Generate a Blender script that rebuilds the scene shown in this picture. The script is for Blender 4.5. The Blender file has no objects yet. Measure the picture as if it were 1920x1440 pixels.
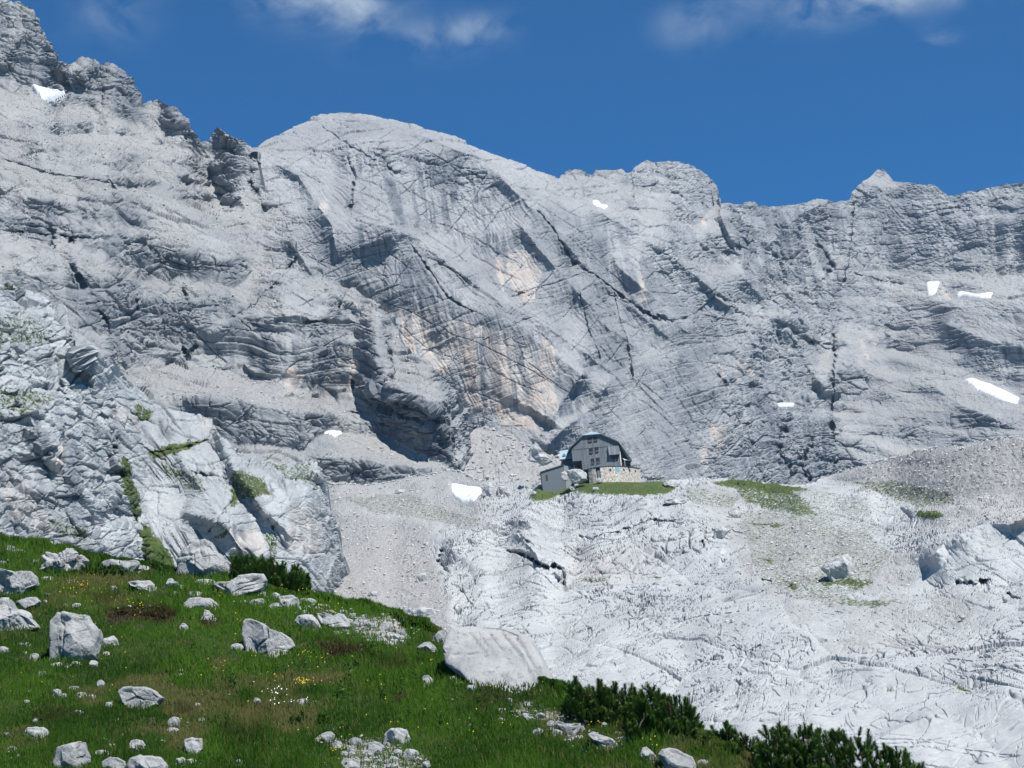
# Limestone cirque with a mountain hut: everything is built here as real geometry in metres.
import bpy, math
import numpy as np
from mathutils import Matrix

C = bpy.context.scene.collection
FPX = 3850.0                      # focal length in photo pixels (1920 wide)
PITCH = math.atan(780 / FPX)
ROLL = math.radians(6.0)
CAM = np.array([0.0, 0.0, 0.0])
Fv = np.array([0, math.cos(PITCH), math.sin(PITCH)])
R0 = np.array([1.0, 0, 0]); U0 = np.array([0, -math.sin(PITCH), math.cos(PITCH)])
Rc = math.cos(ROLL) * R0 - math.sin(ROLL) * U0
Uc = math.sin(ROLL) * R0 + math.cos(ROLL) * U0
rs = np.random.RandomState(7)

def rays(u, v):
    """world directions of photo pixels, scaled to horizontal length 1"""
    u = np.asarray(u, float); v = np.asarray(v, float)
    r = Fv * FPX + (u - 960)[..., None] * Rc + (720 - v)[..., None] * Uc
    return r / np.hypot(r[..., 0], r[..., 1])[..., None]

def project(P):
    q = P - CAM
    z = q @ Fv
    return 960 + FPX * (q @ Rc) / z, 720 - FPX * (q @ Uc) / z

# ------------------------------------------------------------------ noise
def _h(ix, iy, iz, seed):
    h = (ix.astype(np.int64) * 374761393 + iy.astype(np.int64) * 668265263 + iz.astype(np.int64) * 2147483647 + seed * 974711) & 0xffffffff
    h = ((h ^ (h >> 13)) * 1274126177) & 0xffffffff
    h = ((h ^ (h >> 16)) * 2246822519) & 0xffffffff
    return h ^ (h >> 15)

def noise(x, y, z=None, seed=0):
    x = np.asarray(x, np.float64); y = np.asarray(y, np.float64)
    z = np.zeros_like(x) + .37 if z is None else np.asarray(z, np.float64)
    xi = np.floor(x); yi = np.floor(y); zi = np.floor(z)
    fx = (x - xi).astype(np.float32); fy = (y - yi).astype(np.float32); fz = (z - zi).astype(np.float32)
    sx = fx*fx*fx*(fx*(fx*6-15)+10); sy = fy*fy*fy*(fy*(fy*6-15)+10); sz = fz*fz*fz*(fz*(fz*6-15)+10)
    out = np.zeros_like(fx)
    for cx in (0, 1):
        for cy in (0, 1):
            for cz in (0, 1):
                h = _h(xi+cx, yi+cy, zi+cz, seed)
                g = ((h & 1023).astype(np.float32)/511.5-1)*(fx-cx) + (((h >> 10) & 1023).astype(np.float32)/511.5-1)*(fy-cy) + (((h >> 20) & 1023).astype(np.float32)/511.5-1)*(fz-cz)
                out += g * (sx if cx else 1-sx) * (sy if cy else 1-sy) * (sz if cz else 1-sz)
    return out * 1.35

def fbm(x, y, z=None, oct=4, seed=0, gain=.5):
    s = 0; a = 1.0; f = 1.0; n = 0
    for k in range(oct):
        s = s + a * noise(x*f + k*17.3, y*f - k*9.1, None if z is None else z*f + k*5.7, seed + k)
        n += a; a *= gain; f *= 2.03
    return s / n

def voro(a, b, seed=0):
    """2-D cell noise: F1, F2, offset from the nearest centre, two random numbers per cell"""
    a = np.asarray(a, np.float64); b = np.asarray(b, np.float64)
    ai = np.floor(a); bi = np.floor(b)
    F1 = np.full(a.shape, 9., np.float32); F2 = F1.copy(); dx = np.zeros_like(F1); dy = np.zeros_like(F1)
    hh = np.zeros(a.shape, np.int64); zz = np.zeros_like(ai)
    for i in (-1, 0, 1):
        for j in (-1, 0, 1):
            h = _h(ai+i, bi+j, zz, seed)
            ox = (a - ai - i - (h & 1023)/1023.).astype(np.float32); oy = (b - bi - j - ((h >> 10) & 1023)/1023.).astype(np.float32)
            d = np.sqrt(ox*ox + oy*oy)
            c = d < F1
            F2 = np.where(c, F1, np.minimum(F2, d)); F1 = np.where(c, d, F1)
            dx = np.where(c, ox, dx); dy = np.where(c, oy, dy); hh = np.where(c, h, hh)
    r1 = ((hh >> 20) & 1023)/1023.; r2 = ((hh >> 7) & 1023)/1023.
    return F1, F2, dx, dy, r1.astype(np.float32), r2.astype(np.float32)

def sst(a, b, x):
    t = np.clip((x - a)/(b - a), 0, 1)
    return t*t*(3 - 2*t)

def facets(a, b, seed=0, tilt=.7, crack=.0):
    F1, F2, dx, dy, r1, r2 = voro(a, b, seed)
    o = tilt*((r1-.5)*2*dx + (r2-.5)*2*dy) + (r1*r2)**.5*.5
    if crack: o = o - crack*np.exp(-((F2-F1)/.09)**2)
    return o

def saw(s, a, lam, seed, crack=.25):
    q = s/lam
    q = q + .45*noise(q*.8, a/lam*.05, None, seed)
    i = np.floor(q); f = (q - i).astype(np.float32)
    m = np.clip(.45 + 1.5*noise(a/lam*.13, i*3.71, None, seed+3), 0, 1.3)
    r = ((_h(i, i*0, i*0, seed) & 1023)/1023.).astype(np.float32)
    return ((f-.5) - crack*np.exp(-(f/.09)**2))*m*(.35+r)

# ------------------------------------------------------------------ meshes and tags
def grid_faces(nr, nc):
    i = np.arange(nr-1)[:, None]*nc + np.arange(nc-1)[None]
    return np.stack([i, i+1, i+nc+1, i+nc], -1).reshape(-1, 4)

def mk(name, V, Fc, mat, parent=None, smooth=False, attrs=None, fmat=None):
    """one mesh object; Fc is one (n,k) array or a list of such arrays (k = 3 or 4)"""
    if not isinstance(Fc, (list, tuple)): Fc = [Fc]
    Fc = [np.asarray(f, np.int32) for f in Fc if len(f)]
    me = bpy.data.meshes.new(name)
    V = np.asarray(V, np.float32)
    me.vertices.add(len(V)); me.vertices.foreach_set('co', V.ravel())
    nl = sum(f.size for f in Fc); npol = sum(len(f) for f in Fc)
    me.loops.add(nl); me.loops.foreach_set('vertex_index', np.concatenate([f.ravel() for f in Fc]))
    me.polygons.add(npol)
    tot = np.concatenate([np.full(len(f), f.shape[1], np.int32) for f in Fc])
    st = np.concatenate([[0], np.cumsum(tot)[:-1]]).astype(np.int32)
    me.polygons.foreach_set('loop_start', st); me.polygons.foreach_set('loop_total', tot)
    me.update(calc_edges=True)
    me.polygons.foreach_set('use_smooth', np.full(npol, bool(smooth)))
    for k, v in (attrs or {}).items():
        v = np.asarray(v, np.float32)
        if v.ndim == 1: at = me.attributes.new(k, 'FLOAT', 'POINT'); at.data.foreach_set('value', v)
        else: at = me.attributes.new(k, 'FLOAT_COLOR', 'POINT'); at.data.foreach_set('color', v.ravel())
    for m in (mat if isinstance(mat, (list, tuple)) else [mat]): me.materials.append(m)
    if fmat is not None: me.polygons.foreach_set('material_index', np.asarray(fmat, np.int32))
    o = bpy.data.objects.new(name, me); C.objects.link(o)
    if parent is not None: o.parent = parent
    return o

def tag(o, label=None, cat=None, group=None, kind=None):
    if label: o['label'] = label
    if cat: o['category'] = cat
    if group: o['group'] = group
    if kind: o['kind'] = kind
    return o

def empty(name, loc, rz=0):
    o = bpy.data.objects.new(name, None); C.objects.link(o)
    o.location = loc; o.rotation_euler = (0, 0, rz); o.empty_display_size = .2
    return o

# ------------------------------------------------------------------ node materials
class NM:
    def __init__(s, name):
        s.m = bpy.data.materials.new(name); s.m.use_nodes = True
        s.t = s.m.node_tree; s.n = s.t.nodes; s.l = s.t.links
        s.b = s.n['Principled BSDF']; s.b.inputs['Roughness'].default_value = .9
        s.b.inputs['Specular IOR Level'].default_value = .2
    def new(s, t, **k):
        n = s.n.new(t)
        for a, b in k.items(): setattr(n, a, b)
        return n
    def set(s, sock, v):
        if isinstance(v, bpy.types.NodeSocket): s.l.new(v, sock)
        elif isinstance(v, (tuple, list)) and len(v) == 3 and sock.type == 'RGBA': sock.default_value = (*v, 1)
        else: sock.default_value = v
    def math(s, op, a, b=0., c=0., clamp=False):
        n = s.new('ShaderNodeMath', operation=op, use_clamp=clamp)
        for i, v in enumerate((a, b, c)): s.set(n.inputs[i], v)
        return n.outputs[0]
    def mix(s, f, a, b, mode='MIX'):
        n = s.new('ShaderNodeMix', data_type='RGBA', blend_type=mode)
        s.set(n.inputs[0], f); s.set(n.inputs[6], a); s.set(n.inputs[7], b)
        return n.outputs[2]
    def attr(s, name):
        n = s.new('ShaderNodeAttribute', attribute_name=name); return n
    def rgb(s, col):
        n = s.new('ShaderNodeSeparateColor'); s.l.new(col, n.inputs[0]); return n.outputs
    def coord(s, which='Object', scale=(1, 1, 1), rot=(0, 0, 0)):
        tc = s.new('ShaderNodeTexCoord'); mp = s.new('ShaderNodeMapping')
        s.l.new(tc.outputs[which], mp.inputs[0]); mp.inputs['Scale'].default_value = scale; mp.inputs['Rotation'].default_value = rot
        return mp.outputs[0]
    def noise(s, scale, detail=5, rough=.6, vec=None, dist=0.):
        n = s.new('ShaderNodeTexNoise'); n.inputs['Scale'].default_value = scale; n.inputs['Detail'].default_value = detail
        n.inputs['Roughness'].default_value = rough; n.inputs['Distortion'].default_value = dist
        if vec is None: vec = s.coord()
        s.l.new(vec, n.inputs['Vector']); return n.outputs[0]
    def ramp(s, f, a, b, va=0., vb=1.):
        n = s.new('ShaderNodeMapRange'); n.interpolation_type = 'SMOOTHSTEP'
        s.set(n.inputs[0], f)
        for i, v in enumerate((a, b, va, vb)): n.inputs[i+1].default_value = v
        return n.outputs[0]
    def bump(s, h, dist, strength=1.):
        n = s.new('ShaderNodeBump'); s.l.new(h, n.inputs['Height']); n.inputs['Distance'].default_value = dist
        n.inputs['Strength'].default_value = strength
        s.l.new(n.outputs[0], s.b.inputs['Normal']); return n
    def col(s, c): s.set(s.b.inputs['Base Color'], c)

def rock_material(name, light, dark, warm=(.54, .44, .37), tan=(.38, .375, .36), fs=1.0, green=(.046, .074, .020), bd=.15, jd=.75):
    """limestone: mottled grey, water streaks, warm fresh faces, rubble and turf, all by masks stored on the mesh"""
    m = NM(name)
    k1 = m.attr('mask').outputs['Color']; k = m.rgb(k1)          # R turf, G warm, B rubble
    k2 = m.rgb(m.attr('streak').outputs['Color']); dk = k2[0]
    v = m.coord()
    big = m.ramp(m.noise(.035*fs, 4, .6, v), .35, .68)
    fine = m.ramp(m.noise(.9*fs, 6, .7, v), .3, .72)
    c = m.mix(big, light, dark)
    c = m.mix(m.math('MULTIPLY', fine, .45), c, (dark[0]*.62, dark[1]*.64, dark[2]*.68))
    sv = m.coord(scale=(1, 1, .07))
    wn = m.ramp(m.noise(.25*fs, 5, .6, sv), .3, .6)
    wc = m.mix(m.ramp(m.noise(.3*fs, 3, .5, sv), .4, .62), warm, (.56, .51, .46))
    c = m.mix(m.math('MULTIPLY', k[1], m.ramp(wn, .0, 1., .35, 1.)), c, wc)
    st = m.ramp(m.noise(.5*fs, 3, .55, sv), .48, .60)
    c = m.mix(m.math('MULTIPLY', dk, m.ramp(st, 0., 1., .55, .92), clamp=True), c, (.115, .13, .155))
    c = m.mix(m.math('MULTIPLY', k2[1], jd), c, (.12, .128, .14))
    rc = m.mix(m.ramp(m.noise(1.6*fs, 5, .75, v), .32, .7), tan, (tan[0]*.6, tan[1]*.6, tan[2]*.62))
    c = m.mix(k[2], c, rc)
    gc = m.mix(m.ramp(m.noise(.8*fs, 4, .6, v), .3, .7), green, (green[0]*2., green[1]*1.7, green[2]*1.5))
    gc = m.mix(m.ramp(m.noise(3.2*fs, 3, .7, v), .45, .7, 0., .7), gc, (.020, .040, .008))
    gc = m.mix(m.ramp(m.noise(.25*fs, 3, .6, v), .5, .72, 0., .6), gc, (.13, .115, .055))
    gf = m.ramp(m.math('ADD', m.math('MULTIPLY', k[0], .86), m.math('MULTIPLY', m.math('SUBTRACT', m.noise(1.3*fs, 6, .75, v), .5), 2.3)), .40, .60)
    c = m.mix(gf, c, gc)
    m.col(c)
    m.bump(m.noise(1.5*fs, 8, .75, v), bd)
    return m.m
# ------------------------------------------------------------------ terrain sheets
def interp(pts, u):
    p = np.array(pts, float); return np.interp(u, p[:, 0], p[:, 1])

def hblur(A, sig):
    r = max(1, int(round(sig)))
    for _ in range(3):
        P = np.cumsum(np.pad(A, ((0, 0), (r+1, r)), mode='edge'), 1); A = (P[:, 2*r+1:]-P[:, :-2*r-1])/(2*r+1)
    return A

class Sheet:
    """A rock or ground surface described by its real slope: distances are integrated uphill from its foot."""
    def __init__(s, u0, u1, du, foot, top, dv, base, cot):
        s.u = np.arange(u0, u1+du, du); nc = len(s.u)
        fv = interp(foot, s.u); tv = interp(top, s.u)
        nr = int((fv.max()-tv.min())/dv)+2
        vl = np.linspace(fv.max(), tv.min(), nr)[:, None]     # level rows, cut off at the foot and at the skyline
        s.U = np.repeat(s.u[None], nr, 0); s.V = np.maximum(np.minimum(vl, fv[None]), tv[None])
        s.last = np.argmax(vl <= tv[None], axis=0); s.last[~(vl <= tv[None]).any(0)] = nr-1; s.vl = vl
        s.shape = s.U.shape
        s.ray = rays(s.U, s.V); s.T = s.ray[..., 2]
        n = int(45/du); kw = np.hanning(2*n+1); s.base = np.convolve(np.pad(interp(base, s.u), n, mode='edge'), kw/kw.sum(), 'valid')
        s.cot = np.full(s.shape, float(cot)); s.off = np.zeros(s.shape)
        wu = 9*fbm(s.U/70, s.V/70, None, 4, 91); wv = 9*fbm(s.U/70+40, s.V/70, None, 4, 92)
        s.Uw = s.U + wu + 3*noise(s.U/9, s.V/9, None, 93); s.Vw = s.V + wv + 3*noise(s.U/9, s.V/9+50, None, 94)
        s.m = {}; s.blur = 7; s.leak = 110; s.broad = 90
    def field(s, k, v=0.):
        if k not in s.m: s.m[k] = np.full(s.shape, float(v))
        return s.m[k]
    def polymask(s, poly, soft=6, warp=1.):
        U = s.U + (s.Uw-s.U)*warp; V = s.V + (s.Vw-s.V)*warp
        p = np.array(poly, float); mg = soft + 25
        sel = (U > p[:, 0].min()-mg) & (U < p[:, 0].max()+mg) & (V > p[:, 1].min()-mg) & (V < p[:, 1].max()+mg)
        out = np.zeros(s.shape)
        x = U[sel]; y = V[sel]
        ins = np.zeros(x.shape, bool); dd = np.full(x.shape, 1e9)
        for (x1, y1), (x2, y2) in zip(p, np.roll(p, -1, 0)):
            c = ((y1 > y) != (y2 > y)) & (x < (x2-x1)*(y-y1)/((y2-y1) or 1e-9)+x1)
            ins ^= c
            L = (x2-x1)**2+(y2-y1)**2 or 1e-9
            t = np.clip(((x-x1)*(x2-x1)+(y-y1)*(y2-y1))/L, 0, 1)
            dd = np.minimum(dd, np.hypot(x-x1-t*(x2-x1), y-y1-t*(y2-y1)))
        out[sel] = sst(-soft, soft, np.where(ins, dd, -dd))
        return out
    def paint(s, f, poly, val, soft=6, warp=1., k=1.):
        A = s.cot if f == 'cot' else s.field(f)
        m = s.polymask(poly, soft, warp)*k
        A += (val-A)*m
    def line(s, pts, warp=.6, reach=200):
        """signed distance (+ on the right of the path as seen in the photo), and a taper towards both ends"""
        U = s.U + (s.Uw-s.U)*warp; V = s.V + (s.Vw-s.V)*warp
        p = np.array(pts, float)
        sel = (U > p[:, 0].min()-reach) & (U < p[:, 0].max()+reach) & (V > p[:, 1].min()-reach) & (V < p[:, 1].max()+reach)
        x = U[sel]; y = V[sel]
        best = np.full(x.shape, 1e9); sg = np.ones(x.shape); tt = np.zeros(x.shape)
        seg = np.hypot(*np.diff(p, axis=0).T); cum = np.concatenate([[0], np.cumsum(seg)])
        for i in range(len(p)-1):
            (x1, y1), (x2, y2) = p[i], p[i+1]
            t = np.clip(((x-x1)*(x2-x1)+(y-y1)*(y2-y1))/seg[i]**2, 0, 1)
            d = np.hypot(x-x1-t*(x2-x1), y-y1-t*(y2-y1))
            c = d < best
            cr = (x2-x1)*(y-y1)-(y2-y1)*(x-x1)
            sn = cr/(seg[i]*np.maximum(d, 1e-6)); best = np.where(c, d, best); sg = np.where(c, sn, sg); tt = np.where(c, (cum[i]+t*seg[i])/cum[-1], tt)
        D = np.full(s.shape, 1e9); S = np.ones(s.shape); Tp = np.zeros(s.shape)
        D[sel] = best; S[sel] = sg; Tp[sel] = sst(0, .12, tt)*sst(0, .12, 1-tt)
        return D, np.clip(S, -1, 1), Tp
    def rib(s, pts, amp, wl, wr, taper=True, warp=.6):
        d, sg, t = s.line(pts, warp, 4.5*max(wl, wr))
        w = wl+(wr-wl)*(.5+.5*sg)
        s.off += amp*np.exp(-np.abs(d)/w)*(t if taper else 1)*np.clip(.95+.9*noise(s.U/70, s.V/70, None, 96), .3, 1.5)
    def groove(s, pts, amp, w, warp=.6):
        d, sg, t = s.line(pts, warp, 5*w+6)
        vv = .35+.9*np.abs(noise(s.U/14, s.V/14, None, 95))*1.6
        s.off -= amp*np.exp(-(d/(w*vv))**2)*np.sqrt(t)*np.clip(vv, .4, 1.4)
    def build(s):
        c = s.cot; T = s.T; du = s.u[1]-s.u[0]
        g = c/np.maximum(1-T*c, .12)
        vr = s.vl[:, 0]; R = g
        TL = rays(*np.meshgrid(s.u, vr))[..., 2]; dT = np.diff(TL, axis=0, prepend=TL[:1])
        Rs = hblur(R, s.broad/du); Rd = R-Rs                  # broad slopes add up; ledges fade out again above, so no fault runs up the face
        ln = np.cumsum(Rs*dT, 0); q = math.exp(-abs(vr[1]-vr[0])/s.leak); acc = np.zeros(s.shape[1])
        for i in range(s.shape[0]):
            acc = acc*q + Rd[i]*dT[i]; ln[i] += acc
        ln = hblur(ln, s.blur/du)
        sm = np.empty(s.shape)
        for j in range(len(s.u)):
            sm[:, j] = np.interp(-s.V[:, j], -vr, ln[:, j]); sm[:, j] -= sm[0, j]
        s.d = s.base[None]*np.exp(sm) - s.off
        s.d = np.take_along_axis(s.d, np.minimum(np.arange(s.shape[0])[:, None], s.last[None]), 0)
        s.P = CAM + s.ray*s.d[..., None]
        s.normals()
    def normals(s, blur=2):
        P = s.P
        a = np.gradient(P, axis=1); b = np.gradient(P, axis=0)
        for _ in range(blur):
            a = (np.roll(a, 1, 0)+a+np.roll(a, -1, 0)+np.roll(a, 1, 1)+np.roll(a, -1, 1))/5
            b = (np.roll(b, 1, 0)+b+np.roll(b, -1, 0)+np.roll(b, 1, 1)+np.roll(b, -1, 1))/5
        n = np.cross(a, b); n /= np.linalg.norm(n, axis=-1, keepdims=True)+1e-9
        s.N = n
    def displace(s, h, direction=None):
        s.P = s.P + (s.N if direction is None else direction)*h[..., None]
        k = np.minimum(np.arange(s.shape[0])[:, None], s.last[None])
        s.P = np.take_along_axis(s.P, np.repeat(k[..., None], 3, 2), 0)
    def at(s, u, v):
        """surface point seen at photo pixel (u, v)"""
        if not hasattr(s, 'pu'): s.pu, s.pv = project(s.P)
        j = int(np.clip(round((u-s.u[0])/(s.u[1]-s.u[0])), 6, len(s.u)-7))
        w = s.P[:, j-6:j+7]
        e = (s.pu[:, j-6:j+7]-u)**2+(s.pv[:, j-6:j+7]-v)**2
        i = np.unravel_index(np.argmin(e), e.shape)
        return w[i].copy(), s.N[:, j-6:j+7][i].copy()
    def emit(s, name, mat, back=0, depth=60., smooth=False, label=None, pw=1.4, skirt=0.):
        P = s.P; attrs = {}
        msk = np.stack([s.field('turf'), s.field('warm'), s.field('rubble'), np.ones(s.shape)], -1)
        stk = np.stack([np.clip(s.field('streak'), 0, 1.2), np.clip(s.field('joint'), 0, 1), s.field('joint')*0, s.field('joint')*0+1], -1)
        rows = [P]
        if back:                                    # the far side of the ridge, falling away
            h = s.ray[-1].copy(); h[:, 2] = 0
            for k in range(1, back+1):
                q = k/back
                r = P[-1] + h*(depth*q) + np.array([0, 0, 1.])*(-depth*1.1*q**pw)
                r = r + (noise(r[:, 0]/9, r[:, 1]/9, r[:, 2]/9, 5)*depth*.05)[:, None]
                rows.append(r[None])
            msk = np.concatenate([msk]+[msk[-1:]]*back); stk = np.concatenate([stk]+[stk[-1:]]*back)
        if skirt:                                    # the foot of the rock, going down out of sight behind what stands before it
            f = [(P[0]+np.array([0, -.35, -1.])*(skirt*q*q) + (noise(P[0][:, 0]/7, P[0][:, 1]/7, P[0][:, 2]/7+q*4, 6)*skirt*.06*q)[:, None])[None] for q in np.linspace(1, .1, 12)]
            rows = f+rows; msk = np.concatenate([msk[:1]]*12+[msk]); stk = np.concatenate([stk[:1]*0]*12+[stk])
        V = np.concatenate(rows); nr, nc = V.shape[:2]
        G = grid_faces(nr, nc); q = V.reshape(-1, 3); G = G[(np.abs(q[G[:, 0]]-q[G[:, 3]]).sum(1)+np.abs(q[G[:, 1]]-q[G[:, 2]]).sum(1)) > 1e-6]
        o = mk(name, q, G, mat, smooth=smooth,
               attrs={'mask': np.clip(msk, 0, 1).reshape(-1, 4), 'streak': stk.reshape(-1, 4)})
        tag(o, label, kind='structure')
        return o

def cliff_detail(s, seed, strike=.0, A=1., beds=((9, 1.5), (3.6, .8), (1.7, .32)), fac=((26, 8, 1.6), (10, 5, 1.3), (4.6, 2.4, .8), (2.1, 1.2, .42)), flute=.4, hw=5, K=None, ydip=.38, jset=0., flo=.2):
    """beds with open joints, angular blocks, runnels; joint = how deep in a joint each point lies (damp, black with lichens)"""
    P = s.P; x = P[..., 0]; y = P[..., 1]; z = P[..., 2]
    kx_ = strike*x if K is None else K(x)
    bedm = s.m.get('bed', 1.); facm = s.m.get('fac', 1.); flm = s.m.get('flute', 1.)
    w1 = hw*fbm(x/60, y/90, z/60, 3, seed)+1.2*noise(x/9, y/12, z/9, seed+2); w2 = hw*fbm(x/40, y/40+9, z/40, 3, seed+5)+1.1*noise(x/8, y/12, z/8, seed+4)
    a = x + .55*y + w2 + .25*z; b = z + kx_ - ydip*(y-y.mean()) + w1*s.m.get('wob', 1.)
    bq = z + kx_ + w1
    nz_ = hblur(s.N[..., 2], 3); nz_ = hblur(nz_.T, 3).T
    steep = 1-sst(.42, .66, nz_+.10*noise(x/7, y/9, z/7, seed+91))
    ledge = (1-steep)*s.m.get('debris', 1.)
    s.field('rubble'); s.m['rubble'] = np.clip(np.maximum(s.m['rubble'], .6*ledge*sst(-.2, .15, noise(x/12, y/16, z/12, seed+92))), 0, 1)*(1-s.field('flat'))
    xa = x+.12*y+.8*noise(x/7, z/12, y/9, seed+201); sk = np.zeros(s.shape)
    for w_, l_, k_, lo in ((7., 42, .75, .02), (2.4, 26, 1., .04), (1.05, 15, .9, .06)):    # water streaks: narrow, hanging straight down
        sk = np.maximum(sk, k_*sst(lo, lo+.2, noise(xa/w_, z/l_, y/60, seed+int(w_*10)))*sst(-.22, .12, noise(xa/(w_*4), z/24, y/40, seed+205+int(w_))))
    s.m['warm'] = .78*sst(.38, .68, s.field('warm')+.75*noise(xa/4.5, z/26, y/60, seed+231)*sst(.05, .3, s.field('warm')))
    sk = np.clip(1.9*sk, 0, 1)
    s.m['streak'] = sk*np.clip(s.field('streak'), 0, 1)*(.08+.92*steep)
    h = 0; J = np.zeros(s.shape)
    for i, (la, lb, am) in enumerate(fac):
        r = np.clip(.55+1.9*noise(x/la/3, z/la/3, y/la/3, seed+60+i), .08, 1.7)
        F1, F2, dx, dy, r1, r2 = voro(a/la+i*3.3, bq/lb, seed+20+i)
        o = .8*((r1-.5)*2*dx + (r2-.5)*2*dy) + (r1*r2)**.5*.6
        c = np.exp(-((F2-F1)/(.05+.25/la))**2)
        h = h + am*facm*r*(o-.35*c)*(1 if la > 12 else .35+.65*steep); J = np.maximum(J, c*np.clip(r, 0, 1)*sst(-.15, .25, noise(x/la, z/la, y/la, seed+65+i)))
    for i, (lam, am) in enumerate(beds):
        q = b/lam; q = q + .5*noise(q*.7, a/lam*.04, None, seed+40+i)
        fi = np.floor(q); f = q-fi
        m = np.clip(.4+1.7*noise(a/lam*.3, fi*3.71, None, seed+43+i), 0, 1.3); r = (_h(fi, fi*0, fi*0, seed+i) & 1023)/1023.
        c = np.exp(-(np.minimum(f, 1-f)/(.05+.12/lam))**2)
        sm_ = flo+(1-flo)*steep
        h = h + am*bedm*sm_*((f-.5)-.3*c)*m*(.35+r); J = np.maximum(J, c*m*(.3+.7*r)*np.clip(bedm, 0, 1)*sm_)
    if np.any(jset):                               # a second, steeper set of long straight joints
        for lam, dp, sd in ((19, 1.15, 210), (11, .75, 211), (24, -1.6, 212)):
            q = (z+dp*x+.5*y+5*noise(x/45, z/45, y/50, seed+sd)+.8*noise(x/6, z/6, y/8, seed+sd+7))/lam; fi = np.floor(q); f = q-fi
            c = np.exp(-(np.minimum(f, 1-f)*lam/.42)**2)*sst(.08, .3, noise(a/18, fi*5.3, z/30, seed+sd+3))*jset
            h = h-.7*c; J = np.maximum(J, c)
    h = h + (.25+.75*steep)*.6*fbm(x/9, y/12, z/9, 5, seed+80, .62) + .25*ledge*fbm(x/8, y/22, None, 3, seed+81)
    xq, yq = x+1.5*noise(x/5, y/5, z/5, seed+95), y+1.5*noise(x/5, y/5, z/5, seed+96)
    h = h + ledge*(.30*facets(xq/3.2, yq/7.5, seed+93, .9, .1)+.12*facets(xq/1.7, yq/4.5, seed+94, .9, .1)-.15)
    fl = noise(a/1.6, z/22, y/30, seed+70)
    h = h - flute*flm*np.abs(fl)*.8
    J = sst(.38, .95, J)
    s.m['joint'] = np.maximum(J*np.clip(.75+1.3*noise(x/6, z/6, y/6, seed+90), .15, 1.2), s.field('lichen_shade'))*(1-s.field('flat'))
    s.displace(h*A*(1-s.field('flat')))

def terraces(s, dip, seed, k, m=1.):
    """alternate steeper walls and gentler ledges along the bedding"""
    q = s.V - dip*s.U + 8*noise(s.U/60, s.V/60, None, 97)
    n = noise(s.U/240, q/13, None, int(seed*100)+301)+.6*noise(s.U/90, q/6, None, int(seed*100)+302)
    s.cot *= np.exp(k*m*n*2.2*(1-s.field('flat')))

# ---- far face: dome, its buttresses and the cirque wall to the right
DOME = [(300, 330), (440, 300), (478, 278), (500, 262), (535, 248), (560, 232), (600, 213), (640, 211), (700, 217), (760, 230), (800, 241), (850, 256), (900, 277), (950, 298), (1000, 318), (1048, 336),
        (1052, 328), (1066, 321), (1086, 322), (1100, 326), (1124, 322), (1150, 319), (1164, 316), (1176, 326), (1184, 322), (1192, 311), (1214, 300), (1232, 304), (1250, 303), (1274, 304), (1300, 312), (1325, 330), (1345, 352), (1353, 383),
        (1364, 382), (1394, 384), (1398, 378), (1412, 379), (1420, 387), (1440, 390), (1470, 386), (1500, 383), (1530, 376), (1560, 380), (1592, 376), (1597, 360), (1612, 347), (1630, 333), (1646, 318), (1656, 319), (1666, 328), (1676, 340), (1712, 344), (1750, 347), (1778, 367), (1800, 367), (1830, 357), (1880, 348), (1925, 341), (2000, 330), (2150, 345)]
far = Sheet(300, 2150, 1.45, [(300, 960), (2150, 960)], DOME, 1.45,
            [(300, 760), (700, 770), (1000, 790), (1250, 820), (1400, 890), (1540, 980), (1700, 975), (1900, 965), (2150, 955)], .62)
far.paint('cot', [(300, 300), (1200, 300), (1500, 950), (300, 950)], .5, 60)
# gentle bright crown of the dome, its slabs and the diagonal bright shoulders
far.paint('cot', [(470, 250), (600, 190), (800, 215), (1060, 330), (1160, 420), (1100, 420), (960, 340), (860, 300), (700, 265), (560, 310)], 1.25, 16)
far.paint('cot', [(480, 290), (640, 280), (650, 400), (560, 400), (500, 380)], .8, 18)
far.paint('cot', [(650, 300), (760, 300), (900, 340), (960, 420), (1000, 520), (930, 560), (800, 440), (700, 420), (640, 410)], .42, 26)
far.paint('cot', [(640, 405), (760, 428), (860, 490), (960, 560), (1080, 640), (1180, 720), (1100, 690), (980, 620), (880, 580), (790, 500), (720, 445)], 1.15, 9)
far.paint('cot', [(590, 420), (720, 440), (840, 560), (960, 610), (1060, 700), (1060, 790), (900, 740), (740, 640), (600, 500)], .36, 28)
far.paint('cot', [(790, 600), (930, 620), (1050, 700), (1040, 780), (930, 790), (830, 720)], .25, 34)
far.paint('cot', [(930, 440), (1030, 450), (1110, 560), (1060, 600), (960, 540)], .35, 26)
far.paint('cot', [(1050, 380), (1120, 400), (1240, 480), (1330, 560), (1420, 680), (1360, 700), (1260, 620), (1130, 500)], .85, 14)
far.paint('cot', [(1090, 430), (1220, 500), (1280, 590), (1220, 600), (1120, 520)], .38, 24)
far.paint('cot', [(1010, 730), (1080, 700), (1140, 760), (1120, 850), (1020, 850)], .35, 24)
far.paint('cot', [(1100, 620), (1250, 640), (1370, 720), (1360, 860), (1200, 860), (1100, 760)], .62, 18)
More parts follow.
